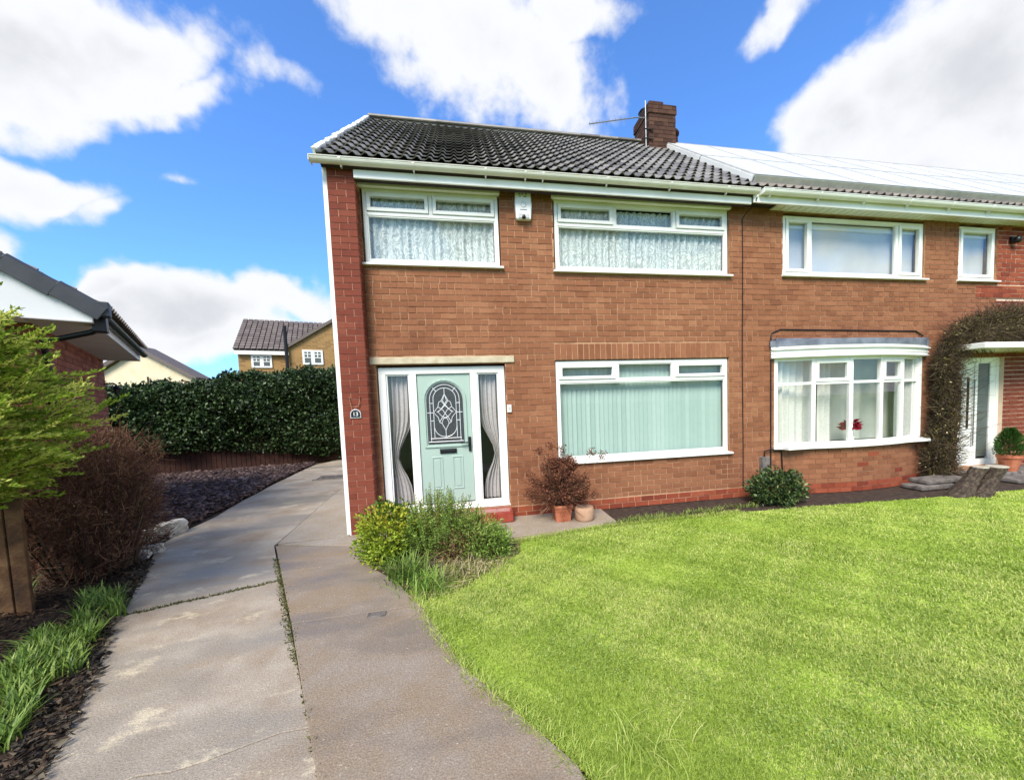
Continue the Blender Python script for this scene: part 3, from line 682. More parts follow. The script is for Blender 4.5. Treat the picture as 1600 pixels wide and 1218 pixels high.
ROT = Matrix(((1, 0, 0), (0, RU[1], RN[1]), (0, RU[2], RN[2]))).to_euler()
def tiles(roof, x0, cols, rows, mt, singles, skip=lambda x, s: False):
    me = None; items = []
    for r in range(rows):
        for c in range(cols):
            x = x0+c*TW; s_ = r*TG
            if skip(x, s_): continue
            O = np.array([x, RY0, RZ0])+RU*s_+RN*random.uniform(0, .004); items.append((O, random.uniform(-.004, .004)))
    def size(it):
        p = it[0]+RU*.15-CAM; d = np.linalg.norm(p); q = RB @ p; x = q[0]/q[2]*FPX+PPX
        return -(p/d @ RN)/d**2 if x < 1600 else 0
    items.sort(key=size, reverse=True)
    mb = MB(); mb.add(TV, TF, 0.0); me = mb.mesh('tile', mt)
    for O, a in items[:singles]:
        o = bpy.data.objects.new('tile', me); COL.objects.link(o); o.rotation_euler = ROT; o.location = O; child(o, roof)
    if items[singles:]:
        V = []; F = []; R = []
        tv = np.array(TV); B = np.array([[1, 0, 0], RU, RN])
        for k, (O, a) in enumerate(items[singles:]):
            V.append(tv @ B+O); F += [tuple(i+k*len(TV) for i in f) for f in TF]; R += [random.random()]*len(TF)
        tag(np_object('tiles', np.concatenate(V), np.array(F), R, mt, roof), kind='stuff')
def roof(house, x0, x1, mt, name='roof'):
    mb = MB(); t = -.03
    A = np.array([x0, RY0+.02, RZ0])+RN*t; Bq = np.array([x0, RY1, RZ1])+RN*t*1.2; Cq = np.array([x0, 12.4, 4.95])
    mb.prism([A, Bq, Cq, Cq+np.array([0, -.1, -.05]), Bq+np.array([0, 0, -.12]), A+np.array([0, .06, -.05])], (x1-x0, 0, 0))
    return mb.build(name, mt, house)
roof13 = roof(H13, -1.74, PARTY, SOFFIT_D)
tiles(roof13, -1.76, 20, 15, TILE, 300)
def ridge(rf, x0, x1, mt):
    MB().box(x0+.02, x1, RY1-.1, RY1+.1, RZ1-.12, RZ1+.04).build('ridge_bedding', mt, rf)
    x = x0; k = 0
    me = None
    while x < x1-.05:
        l = min(.45, x1-x); mb = MB(); pr = [(math.cos(a)*.15, math.sin(a)*.08) for a in np.linspace(-.1, math.pi+.1, 9)]; q = [(p*.85, s-.015) for p, s in pr[::-1]]
        mb.prism([(x+.001, RY1+p, RZ1+.035+s) for p, s in pr+q], (l-.002, 0, 0)); mb.build('ridge_tile', mt, rf); x += l
ridge(roof13, -1.76, 4.2, TILE)
vg = MB()                                                       # pale cement and white verge strip
vg.obox(np.array([-1.79, RY0, RZ0])-RN*.07, (.032, 0, 0), RU*RS, RN*.15)
for k in range(30):
    s_ = k*RS/30; vg.obox(np.array([-1.8, RY0, RZ0])+RU*s_+RN*.078, (.06+random.uniform(0, .02), 0, 0), RU*(RS/30-.006), RN*random.uniform(.012, .03))
vg.build('verge', RENDER, H13)
# chimney
ch = MB().box(4.22, 4.86, 8.5, 9.25, 6.9, 8.10).build('chimney', MORT_D, H13)
cb = Brickwork()
cb.face((4.22, 8.5, 0), (1, 0, 0), brick_rects(0, .64, 7.2, 8.1, []), BR_DARK)
cb.face((4.22, 9.25, 0), (0, -1, 0), brick_rects(0, .75, 7.2, 8.1, [], off=.06), BR_DARK)
cb.face((4.20, 8.48, 0), (1, 0, 0), brick_rects(0, .68, 8.1, 8.30, [], zbase=8.1), BR_DARK)
cb.face((4.20, 9.27, 0), (0, -1, 0), brick_rects(0, .79, 8.1, 8.30, [], zbase=8.1), BR_DARK)
MB().box(4.20, 4.88, 8.48, 9.27, 8.10, 8.30).build('chimney_cap', MORT_D, H13, bevel=.01)
MB().box(4.24, 4.60, 8.53, 8.95, 8.30, 8.40).build('flaunching', BR_DARK, H13, bevel=.03)
cb.emit(60, ch)
MB().lathe([(.13, 0), (.13, .14), (.15, .15), (.12, .2), (.06, .24)], (4.36, 9.0, 8.30), 14).build('chimney_pot', BLACKP, H13)
MB().obox((4.2, 8.46, 6.98), (.66, 0, 0), (0, .04, .03), (0, -.02, .22)).build('lead_flashing', LEADF, H13)
cw = MB().box(4.87, 5.12, 8.85, 9.1, 7.0, 7.9).lathe([(.12, 0), (.2, .08), (.2, .12), (.12, .22), (.06, .33)], (5.0, 8.98, 7.9), 14)
cw.build('flue_cowl', BR_DARK, H13)
ae = thing('television_aerial', 'thin metal television aerial strapped to the brick chimney', 'aerial', (4.1, 8.6, 7.1))
pole_x, pole_y = 4.14, 8.5
MB().tube([(pole_x, pole_y, 7.05), (pole_x, pole_y, 8.34)], .014, 8).build('mast', METAL, ae)
MB().tube([(pole_x, pole_y, 7.98), (pole_x-.25, pole_y-.02, 7.95), (pole_x-1.35, pole_y-.1, 7.66)], .012, 6).build('boom', METAL, ae)
for t in np.linspace(.22, .98, 12):
    p = np.array([pole_x-.25, pole_y-.02, 7.95])*(1-t)+np.array([pole_x-1.35, pole_y-.1, 7.66])*t
    MB().tube([p+np.array([0, -.02, -.06]), p+np.array([0, .02, .06])], .005, 5).build('element', METAL, ae)
for z_ in (7.55, 7.75): MB().tube([(pole_x-.05, pole_y, z_), (4.3, 8.46, z_-.04)], .014, 6).build('strap', BLACKP, ae)
# windows of 13
window(H13, -1.33, .54, 3.79, 4.80, YW+.02, 4.47, [-.42], [], hood=True, casement_tops=(0, 1))
window(H13, 1.39, 4.32, 3.765, 4.80, YW+.02, 4.45, [2.35, 3.37], [], hood=True, casement_tops=(0, 2))
window(H13, 1.335, 4.315, .82, 2.385, YW+.03, 2.07, [2.34, 3.33], [], casement_tops=(0, 2))
for a, b, nm in ((-1.29, .5, 'white lace net curtain in the upstairs window above the mint door'), (1.41, 2.66, 'white lace net curtain in the wide upstairs window, half nearer the alarm box'), (2.64, 4.27, 'white lace net curtain in the wide upstairs window, half nearer the black cable')):
    curtain_mesh('net_curtain', a, b, 3.82, 4.735, YW+.13, LACE, (b-a)*9, .018, nm, 'curtain')
bl = thing('vertical_blind', 'pale mint vertical blind closed behind the large downstairs window', 'blind', (1.4, YW+.16, .85))
MB().box(1.38, 4.28, YW+.15, YW+.20, 2.33, 2.37).build('head_rail', UPVC, bl)
x = 1.385; me = None
while x < 4.26:
    if me is None: me = MB().obox((0, 0, 0), (.070, -.026, 0), (.0008, .002, 0), (0, 0, 1.46), 0.0).mesh('slat', BLIND)
    o = bpy.data.objects.new('slat', me); COL.objects.link(o); o.location = (x, YW+.185, .865); o.rotation_euler.z = random.uniform(-.06, .06); child(o, bl); x += .0765
# door set
DY = YW+.06
df = MB(); frame_rect(df, -1.275, .54, .2, 2.335, DY, DY+.09, .10, .08)
df.box(-.855, -.755, DY+.001, DY+.089, .28, 2.235); df.box(.02, .125, DY+.001, DY+.089, .28, 2.235)
doorfr = df.build('door_frame', UPVC, H13, bevel=.006)
MB().box(-1.29, .55, DY-.06, DY, .19, .215).build('threshold', UPVC, doorfr, bevel=.004)
for a, b in ((-1.175, -.855), (.125, .44)):
    s_ = MB(); frame_rect(s_, a, b, .28, 2.235, DY+.02, DY+.06, .018); s_.build('glazing_bead', UPVC, doorfr); MB().add([(a+.01, DY+.04, .29), (b-.01, DY+.04, .29), (b-.01, DY+.04, 2.225), (a+.01, DY+.04, 2.225)], [(0, 1, 2, 3)]).build('pane', GLASS, doorfr)
dl = MB().box(-.75, .015, DY+.03, DY+.075, .3, 2.23); door = dl.build('door', MINT, H13)
dcx = -.3675
def arch(cx, zb, zt, hw, n=14):
    r = hw; return [(cx-hw, zb), (cx+hw, zb)]+[(cx+r*math.cos(a), zt-r*.98+r*.98*math.sin(a)) for a in np.linspace(0, math.pi, n)]
def archring(mb, cx, zb, zt, hw, t, y0, y1):
    A = arch(cx, zb, zt, hw); B_ = arch(cx, zb+t, zt-t, hw-t); n = len(A)
    for i in range(n):
        j = (i+1) % n; mb.prism([(A[i][0], y0, A[i][1]), (A[j][0], y0, A[j][1]), (B_[j][0], y0, B_[j][1]), (B_[i][0], y0, B_[i][1])], (0, y1-y0, 0))
mm = MB(); archring(mm, dcx, 1.14, 2.16, .315, .03, DY+.012, DY+.031); mm.build('arch_moulding', MINT, door, bevel=.004)
gp = MB(); gp.prism([(x, DY+.024, z) for x, z in arch(dcx, 1.19, 2.11, .265)], (0, .008, 0)); gp.build('leaded_pane', GLASS_D, door)
came = MB(); cy_ = DY+.021
def cl(pts, r=.0055): came.tube([(dcx+x, cy_, z) for x, z in pts], r, 5)
def arc(cx, cz, r, a0, a1, n=12): return [(cx+r*math.cos(a), cz+r*math.sin(a)) for a in np.linspace(a0, a1, n)]
cl([(-.215, 1.225), (-.215, 1.86)]+arc(0, 1.86, .215, math.pi, 0, 16)+[(.215, 1.225)]); cl([(-.165, 1.29), (-.165, 1.86)]+arc(0, 1.86, .165, math.pi, 0, 16)+[(.165, 1.29)])
cl([(-.255, 1.225), (.255, 1.225)]); cl([(-.225, 1.275), (.225, 1.275)]); cl(arc(0, 1.46, .165, math.pi, 2*math.pi, 14))
for s_ in (-1, 1):
    for zz in (1.54, 1.66, 1.80): cl([(s_*.165, zz), (s_*(.255 if zz == 1.66 else .222), zz)])
    cl([(s_*.118, 1.976), (s_*.165, 2.03)])
cl([(0, 2.025), (0, 1.93)]); cl([(0, 1.29), (0, 1.40)])
cz = 1.665
for s_ in (-1, 1):
    cl([(0, cz+.27), (s_*.05, cz+.17), (s_*.085, cz+.15), (s_*.10, cz+.08), (s_*.165, cz), (s_*.10, cz-.08), (s_*.085, cz-.15), (s_*.05, cz-.17), (0, cz-.27)])
    cl([(0, cz+.27), (s_*-.03, cz+.17), (s_*.02, cz+.09), (s_*.10, cz), (s_*.05, cz-.06), (s_*-.03, cz-.10), (s_*-.055, cz-.17)])
    cl([(s_*.10, cz+.08), (s_*.03, cz+.03), (0, cz-.02), (s_*-.05, cz-.09), (s_*-.085, cz-.15)]); cl([(s_*.05, cz+.17), (s_*0, cz+.10), (s_*-.06, cz+.04), (s_*-.12, cz)])
came.build('lead_came', LEADC, door)
for a, b in ((-.60, -.435), (-.30, -.135)):
    pm = MB(); frame_rect(pm, a, b, .5, 1.0, DY+.02, DY+.031, .022); pm.build('panel_moulding', MINT, door, bevel=.006); MB().box(a+.04, b-.04, DY+.022, DY+.031, .54, .96).build('panel', MINT, door, bevel=.008)
MB().box(-.47, -.225, DY+.012, DY+.031, 1.045, 1.115).box(-.45, -.245, DY+.006, DY+.012, 1.06, 1.10).build('letterbox', BLACKP, door, bevel=.004)
MB().box(-.045, -.005, DY+.008, DY+.03, 1.06, 1.28).tube([(-.025, DY-.03, 1.2), (-.16, DY-.035, 1.195)], .011, 8).tube([(-.025, DY+.02, 1.2), (-.025, DY-.03, 1.2)], .011, 8).build('handle', BLACKP, door, bevel=.004)
# door curtains, tied back
def tied(x0, x1, side):
    def f(s, t):
        wid = 1-.66*math.exp(-((t-.38)/.17)**2)-.12*(1-t if t < .38 else 0); wid = max(.3, wid)
        return x0+(x1-x0)*wid*s if side < 0 else x1-(x1-x0)*wid*(1-s)
    return f
for (a, b, sd_, nm) in ((-1.17, -.86, -1, 'grey tied-back curtain in the door side light next to the end pier'), (.13, .44, 1, 'grey tied-back curtain in the door side light next to the doorbell')):
    curtain_mesh('door_curtain', a, b, .3, 2.24, DY+.14, CURT, 4.5, .022, nm, 'curtain', shape=tied(a, b, sd_), nx=50)
# plaque 13, bell, alarm, cable
pq = thing('number_plaque', 'small black arched plaque with the number 13 on the brick pier', 'house number', (-1.535, YP-.012, 1.69))
a_ = MB(); a_.prism([(x, YP-.024, z) for x, z in arch(-1.535, 1.635, 1.755, .068)], (0, .014, 0)); a_.build('rim', LEADC, pq, bevel=.002)
a_ = MB(); a_.prism([(x, YP-.028, z) for x, z in arch(-1.535, 1.645, 1.746, .059)], (0, .004, 0)); a_.build('plate', BLACKP, pq)
def text(body, size, loc, rot, mt, parent, name='lettering', ext=.001):
    c = bpy.data.curves.new(name, 'FONT'); c.body = body; c.size = size; c.extrude = ext; c.align_x = 'CENTER'; c.align_y = 'CENTER'; c.materials.append(mt)
    o = bpy.data.objects.new(name, c); COL.objects.link(o); dg = bpy.context.evaluated_depsgraph_get(); me = bpy.data.meshes.new_from_object(o.evaluated_get(dg))
    bpy.data.objects.remove(o); o = bpy.data.objects.new(name, me); COL.objects.link(o); o.location = loc; o.rotation_euler = rot; child(o, parent); return o
text('13', .075, (-1.535, YP-.030, 1.688), (math.pi/2, 0, 0), LETTER, pq)
hk = thing('wire_bracket', 'rusty wire bracket above the number plaque on the brick pier', 'bracket', (-1.535, YP-.01, 1.82))
MB().tube([(-1.6, YP-.02, 1.9), (-1.585, YP-.03, 1.80), (-1.535, YP-.035, 1.78), (-1.485, YP-.03, 1.80), (-1.47, YP-.02, 1.9)], .006, 6).build('wire', STEEL, hk)
for x_, z_ in ((-1.6, 1.905), (-1.47, 1.905), (-1.585, 1.82), (-1.485, 1.815)): MB().lathe([(.004, 0), (.012, .006), (.012, .012), (.004, .018)], (x_, YP-.02, z_), 8).build('screw', STEEL, hk)
db = thing('doorbell', 'small white doorbell box on the wall beside the front door', 'doorbell', (.585, YW-.03, 1.68))
MB().box(.555, .62, YW-.035, YW+.002, 1.625, 1.74).build('case', UPVC, db, bevel=.008); MB().box(.568, .607, YW-.037, YW-.035, 1.66, 1.71).build('button', SOLARF, db)
al = thing('alarm_box', 'white burglar alarm box high on the brick between the upstairs windows', 'alarm box', (.91, YW-.06, 4.62))
ab = MB(); pf = [(-.115, 4.84), (.115, 4.84), (.125, 4.66), (.11, 4.45), (-.11, 4.45), (-.125, 4.66)]
ab.prism([(.91+x, YW-.085, z) for x, z in pf], (0, .085, 0)); ab.build('case', WHITEB, al, bevel=.018)
MB().box(.83, .99, YW-.09, YW-.084, 4.465, 4.525).build('lens_window', SOLARF, al, bevel=.003)
MB().lathe([(.002, -.03), (.026, -.02), (.03, 0), (.02, .025)], (.91, YW-.095, 4.475), 12).build('sensor', BLACKP, al, smooth=True)
for z_, ws in ((4.805, (-.05, -.01, .045)), (4.77, (-.045, .02, .035))):
    for x_ in ws: MB().box(.91+x_-.013, .91+x_+.011, YW-.0875, YW-.0848, z_-.006, z_+.006).build('print', PRINT, al)
ri = MB(); ri.tube([(.91+.038*math.cos(t), YW-.087, 4.655+.038*math.sin(t)) for t in np.linspace(0, 2*math.pi, 20)], .005, 5); ri.build('ring', SOLARF, al)
MB().box(.86, .96, YW-.0875, YW-.0848, 4.578, 4.586).build('print', PRINT, al)
cab = MB(); cab.tube([(4.60, 5.62, 4.86), (4.62, 5.70, 4.78), (4.60, 5.86, 4.74), (4.575, YW-.015, 4.66)]+[(4.575+.006*math.sin(z*2), YW-.015, z) for z in np.linspace(4.5, .15, 18)], .008, 6)
tag(cab.build('black_cable', BLACKP), 'thin black cable running straight down the wall between the two houses', 'cable')

# ================================================================== ADJOINING HOUSE
HN = thing('brick_house', 'adjoining brick house with bow window, white door and solar panels', 'house', (PARTY, 5.95, 0))
NX1 = 17.0; EXT = 10.13
BOW0, BOW1 = 5.22, 8.33
ON = [(5.36, 8.38, 3.775, 4.84), (9.17, 10.10, 3.775, 4.84), (9.28, 10.42, .2, 2.33), (BOW0+.03, BOW1-.03, .8, 2.40)]
mb = MB(); wall_with_openings(mb, PARTY, EXT, 0, 5.0, YW, YW+.26, ON); walln = mb.build('wall', MORT, HN)
mb = MB(); wall_with_openings(mb, EXT, NX1, 0, 5.0, YW+.003, YW+.26, [(9.28, 10.42, .2, 2.33)]); walle = mb.build('repaired_wall', MORT_W, HN)
bn = Brickwork(); bn.face((0, YW, 0), (1, 0, 0), brick_rects(PARTY, EXT, .19, 4.9, ON, off=.07), BR_PANEL); bn.face((0, YW, 0), (1, 0, 0), brick_rects(PARTY, 9.27, 0, .19, []), BR_RED)
be = Brickwork(); be.face((0, YW, 0), (1, 0, 0), brick_rects(EXT, 14.0, 3.72, 4.9, [], bl=.235), BR_RED, .005)
be.face((0, YW, 0), (1, 0, 0), brick_rects(EXT, 14.0, .1, 3.42, [(9.28, 10.42, .2, 2.33)]), BR_PIER, .006)
MB().box(9.6, 14, YW-.012, YW+.05, 3.46, 3.70).build('brick_band', MORT, HN)
be.face((0, YW-.012, 0), (1, 0, 0), brick_rects(9.6, 14, 3.47, 3.70, [], zbase=3.47), BR_RED, .006)
be.emit(60, walle)
ri = MB(); ri.box(PARTY+.02, 9.2, 8.2, 8.3, 0, 4.9); ri.box(9.1, 9.2, YW+.27, 8.2, .1, 4.9); ri.box(PARTY+.02, NX1, YW+.27, 8.2, 2.5, 2.6); ri.box(PARTY+.02, 9.1, YW+.27, 8.2, 0, .12); ri.box(9.2, 10.6, 7.2, 7.3, 0, 4.9); ri.box(10.5, 10.6, YW+.27, 7.2, 0, 4.9); ri.box(PARTY, NX1, 12.1, 12.2, 0, 4.9); ri.box(NX1-.1, NX1, YW+.27, 12.1, 0, 4.9)
ri.build('interior_wall', ROOM, HN)
window(HN, 5.38, 8.36, 3.795, 4.78, YW+.02, None, [], [5.93, 7.78], gl=GLASS_R, casement_mains=(0, 2))
window(HN, 9.18, 10.09, 3.795, 4.78, YW+.02, None, [], [], gl=GLASS_R, casement_mains=(0,))
for a, b, z0, z1, nm in ((5.45, 8.3, 4.62, 4.72, 'white roller blind cassette behind the wide upstairs window over the bow window'), (9.25, 10.02, 4.62, 4.72, 'white roller blind cassette behind the small upstairs window by the climber')):
    tag(MB().box(a, b, YW+.11, YW+.18, z0, z1).build('blind_cassette', UPVC, bevel=.01), nm, 'blind')
    o = curtain_mesh('net_curtain', a, b, 3.82, 4.62, YW+.15, mat('pale_voile', [lin(186, 190, 196), lin(200, 203, 208)], .9, 3), 2, .008, nm.replace('white roller blind cassette', 'smooth pale grey voile'), 'curtain')
# fascia, vented soffit
MB().box(4.575, NX1, 5.66, 5.69, 4.80, 4.955).build('fascia', UPVC, HN, bevel=.004)
MB().box(4.62, 5.3, 5.70, YW+.02, 4.865, 4.885).build('soffit', SOFFIT_D, HN)
sf = MB().box(5.1, NX1, 5.692, YW-.003, 4.84, 4.855).build('vented_soffit', UPVC, HN)
for i in range(40): MB().box(5.12+i*.145, 5.12+i*.145+.008, 5.70, YW-.005, 4.832, 4.84).build('soffit_rib', GUTTER, sf)
gutter(HN, 4.66, NX1, 5.60, 4.965, .066, UPVC, [4.8, 5.7, 6.6, 7.5, 8.4, 9.3, 10.2])
roofn = roof(HN, PARTY+.005, NX1, SOFFIT_D)
SP_X0, SP_W, SP_N = 4.66, 1.055, 11
sdist = lambda y: (y-RY0)/RU[1]
tiles(roofn, PARTY+.01+(-1.76+20*TW-PARTY), 39, 15, TILE_N, 150, skip=lambda x, s: x > 4.95 and .75 < s < 3.4)
ridge(roofn, 4.9, NX1, TILE_N)
# solar panels
S0 = sdist(5.84); PLN = 1.86
for r in range(2):
    for c in range(SP_N):
        O = np.array([SP_X0+c*SP_W, RY0, RZ0])+RU*(S0+r*(PLN+.012))+RN*.115
        where = ('bottom row' if r == 0 else 'top row'); 
        od = ['first', 'second', 'third', 'fourth', 'fifth', 'sixth', 'seventh', 'eighth', 'ninth', 'tenth', 'eleventh'][c]
        lb = '%s solar panel from the chimney in the %s of the roof array' % (od, where)
        p = thing('solar_panel', lb, 'solar panel', tuple(O), 'solar panels on the adjoining roof')
        f_ = MB()
        for (a, b, c_, d_) in ((0, SP_W-.012, 0, .03), (0, SP_W-.012, PLN-.03, PLN), (0, .03, .03, PLN-.03), (SP_W-.042, SP_W-.012, .03, PLN-.03)):
            f_.obox(O+np.array([a, 0, 0])+RU*c_, (b-a, 0, 0), RU*(d_-c_), RN*.045)
        f_.build('frame', SOLARF, p)
        MB().obox(O+np.array([.03, 0, 0])+RU*.03+RN*.02, (SP_W-.072, 0, 0), RU*(PLN-.06), RN*.019).build('glass_face', SOLAR, p)
sk = thing('panel_skirt', 'grey metal skirt along the lower edge of the solar array', 'skirt', (SP_X0, RY0, RZ0))
for c in range(6):
    O = np.array([SP_X0+c*2*SP_W, RY0, RZ0])+RU*(S0-.02); MB().obox(O+RN*.05-RU*.02, (2*SP_W-.01, 0, 0), RU*.02, RN*.095).build('skirt_section', SOLARF, sk)
se = thing('panel_skirt', 'pale metal side skirt of the solar array facing the chimney', 'skirt', (SP_X0, RY0, RZ0))
for a, b in ((0, 1.84), (1.88, 3.7)):
    O = np.array([SP_X0-.022, RY0, RZ0])+RU*(S0+a); MB().obox(O+RN*.05, (.02, 0, 0), RU*(b-a), RN*.085).build('skirt_section', UPVC, se)
# bow window
BCX, BHW = (BOW0+BOW1)/2, (BOW1-BOW0)/2
SAG = .27; BR_ = (BHW**2+SAG**2)/(2*SAG); BCY = YW-SAG+BR_
def bow(u, off=0.0):
    """u 0..1 along the bow; off outward"""
    a = math.asin(BHW/BR_)*(2*u-1); R = BR_+off; return np.array([BCX+R*math.sin(a), BCY-R*math.cos(a)])
def bow_band(mb, z0, z1, o0, o1, n=20, u0=0.0, u1=1.0, ext=0.0):
    A = [bow(u0-ext+(u1-u0+2*ext)*i/n, o1) for i in range(n+1)]; B_ = [bow(u0-ext+(u1-u0+2*ext)*i/n, o0) for i in range(n+1)]
    P_ = A+B_[::-1]; 
    for i in range(n):
        mb.prism([(*A[i], z0), (*A[i+1], z0), (*B_[i+1], z0), (*B_[i], z0)], (0, 0, z1-z0))
bb = MB(); bow_band(bb, 0, .80, -.25, -.008); bbase = bb.build('bow_base', MORT, HN)
bq = Brickwork(); Lb = 2*BR_*math.asin(BHW/BR_)
for k in range(9):
    z0, z1 = k*CH, min((k+1)*CH, .80)-JT; u = -(k % 2)*BL/2
    while u < Lb:
        a, b = max(u, 0), min(u+BL-JT, Lb)
        if b-a > .03:
            p0, p1 = bow(a/Lb), bow(b/Lb); d = p1-p0; l = np.linalg.norm(d); U = np.array([*(d/l), 0]); bq.items.append((np.array([*p0, z0])+np.array([U[1], -U[0], 0])*.002, U, l, z1-z0, BR_RED if k < 2 or random.random() < .05 else BR_PANEL))
        u += BL
bq.emit(60, bbase); bn.emit(180, walln)
bs_ = MB(); bow_band(bs_, .80, .85, -.2, .09, ext=.015); bwin = bs_.build('bow_window', UPVC, HN)
bt = MB(); bow_band(bt, 2.36, 2.56, -.3, .09, ext=.03); bt.build('bow_fascia', UPVC, HN)
for i, (z0, o) in enumerate(((2.37, .11), (2.43, .10), (2.50, .125))):
    q_ = MB(); bow_band(q_, z0, z0+.022, .09, o, ext=.03); q_.build('bow_moulding', UPVC, HN)
br2 = MB(); bow_band(br2, 2.56, 2.66, -.35, .10, ext=.035); br2.build('bow_roof', LEADF, HN)
MB().box(BOW0-.06, BOW1+.06, YW-.1, YW+.02, 2.555, 2.70).build('lead_apron', LEADF, HN, bevel=.01)
divs = [0, .20, .415, .62, .80, 1.0]; cas = {1, 3}
for i, d in enumerate(divs):
    p = bow(d); t = bow(min(d+.01, 1))-bow(max(d-.01, 0)); t /= np.linalg.norm(t); U = np.array([*t, 0]); N_ = np.array([t[1], -t[0], 0])
    MB().obox(np.array([*p, .85])-U*.035-N_*.06, U*.07, N_*.065, (0, 0, 1.51)).build('mullion', UPVC, bwin, bevel=.004)
for i in range(5):
    p0, p1 = bow(divs[i]), bow(divs[i+1]); d = p1-p0; l = np.linalg.norm(d); U = np.array([*(d/l), 0]); N_ = np.array([U[1], -U[0], 0]); O = np.array([*p0, 0])
    def bar(mb, a, b, z0, z1, o0=-.05, o1=-.002): mb.obox(O+U*a+np.array([0, 0, z0])+N_*o0, U*(b-a), N_*(o1-o0), (0, 0, z1-z0))
    for z0, z1 in ((.85, .90), (2.31, 2.36), (1.90, 1.945)):
        f_ = MB(); bar(f_, .03, l-.03, z0, z1); f_.build('frame_rail', UPVC, bwin)
    a, b, zt, zb = .035, l-.035, 2.31, 1.945
    if i in cas:
        s_ = MB()
        for (a1, b1, c1, d1) in ((a, b, zb, zb+.055), (a, b, zt-.055, zt), (a, a+.055, zb+.055, zt-.055), (b-.055, b, zb+.055, zt-.055)): bar(s_, a1, b1, c1, d1, -.04, .016)
        s_.build('sash', UPVC, bwin, bevel=.004)
    for z0, z1 in ((.895, 1.905), (1.94, 2.315)):
        q = O+N_*-.03; MB().add([q+U*.02+np.array([0, 0, z0]), q+U*(l-.02)+np.array([0, 0, z0]), q+U*(l-.02)+np.array([0, 0, z1]), q+U*.02+np.array([0, 0, z1])], [(0, 1, 2, 3)]).build('pane', GLASS_R, bwin)
for a in (BOW0-.03, BOW1-.035): MB().box(a, a+.065, YW-.02, YW+.09, .85, 2.36).build('side_trim', UPVC, bwin)
MB().box(BOW0+.05, BOW1-.05, 5.70, 6.25, .80, .845).build('window_board', UPVC, bwin)
for a, b, nm in ((5.32, 6.1, 'pale curtain drawn behind the bow window at the end by the cable'), (6.2, 6.45, 'narrow pale curtain fold behind the bow window'), (7.75, 8.27, 'pale curtain behind the bow window at the end by the climber')):
    curtain_mesh('bow_curtain', a, b, .86, 2.36, YW+(.12 if a < 7 else -.01), PALECURT, (b-a)*7, .03, nm, 'curtain')
curtain_mesh('bow_voile', 5.3, 8.25, .86, 2.36, YW+.20, mat('bow_voile', [lin(168, 170, 160), lin(184, 186, 176)], .9, 3), 9, .02, 'grey white voile hanging across the whole back of the bow window', 'curtain')
po = thing('poinsettia', 'red poinsettia in a small pot on the bow window board', 'plant', (6.62, 5.78, .845))
MB().lathe([(.05, 0), (.07, .13), (.075, .14), (.06, .14)], (6.62, 5.80, .845), 14).build('pot', UPVC, po)
n = 70; th = rng.random(n)*6.28; P_ = np.stack([6.62+.05*np.cos(th), 5.80+.05*np.sin(th), 1.10+.12*rng.random(n)], 1); A_ = np.stack([np.cos(th), np.sin(th), rng.uniform(-.5, .5, n)], 1)
leaves('bracts', P_, A_, rng.uniform(.1, .17, n), .06, PINK, po); MB().tube([(6.62, 5.8, .97), (6.62, 5.8, 1.15)], .01, 6).build('stem', TWIG, po)
# front door of the adjoining house
D2 = YW+.07
f2 = MB(); frame_rect(f2, 9.28, 10.42, .2, 2.33, D2, D2+.08, .08, .09); f2.box(9.80, 9.86, D2+.001, D2+.079, .29, 2.25); fr2 = f2.build('door_frame', UPVC, HN, bevel=.005)
d2 = MB().box(9.36, 9.80, D2+.02, D2+.06, .29, 2.25).build('white_door', UPVC, HN)
for a in (9.42, 9.62): MB().tube([(a+.03, D2+.018, .95), (a+.03, D2+.018, 1.95)], .024, 8).build('slot_pane', BLACKP, d2)
MB().tube([(9.76, D2-.02, .6), (9.76, D2-.02, 1.9)], .012, 8).build('handle', METAL, d2)
MB().box(9.87, 10.20, D2+.03, D2+.04, .36, 2.22).build('frosted_pane', GLASS_F, fr2); q_ = MB(); frame_rect(q_, 9.861, 10.34, .291, 2.249, D2+.01, D2+.05, .03); q_.box(10.2, 10.31, D2+.01, D2+.05, .32, 2.22); q_.build('side_frame', UPVC, fr2)
MB().box(8.75, 11.6, 5.25, YW-.005, 2.42, 2.52).build('door_canopy', UPVC, HN, bevel=.01)
cn = MB().box(9.2, 11.5, 5.5, YW-.01, .0, .14).build('door_plinth', SLABST, HN, bevel=.015)
# cable of the neighbour
nc = MB(); nc.tube([(5.12, YW-.02, z) for z in np.linspace(.4, 2.72, 8)]+[(5.14, YW-.02, 2.80), (5.3, YW-.02, 2.86), (6.5, YW-.02, 2.85), (8.2, YW-.02, 2.83), (8.35, YW-.03, 2.74)], .011, 6)
tag(nc.build('black_cable', BLACKP), 'black cable running up and over the top of the bow window', 'cable')
mbx = thing('meter_box', 'small dark meter box low on the wall beside the bow window', 'meter box', (4.97, YW-.06, .5))
MB().box(4.9, 5.05, YW-.09, YW+.0, .4, .68).build('case', SLABST, mbx, bevel=.008); MB().tube([(4.97, YW-.05, .68), (4.97, YW-.05, .78), (5.12, YW-.05, .80), (5.3, YW-.06, .76), (5.32, YW-.06, .4)], .011, 6).build('pipe', BLACKP, mbx)
lt = thing('security_light', 'small black security light under the eaves on the pale-jointed brick', 'light', (10.45, YW-.08, 4.55))
MB().box(10.40, 10.50, YW-.06, YW, 4.5, 4.62).build('bracket', BLACKP, lt, bevel=.01); MB().lathe([(.03, 0), (.06, .03), (.06, .09), (.03, .12)], (10.45, YW-.1, 4.48), 12).build('lamp_head', BLACKP, lt, smooth=True)

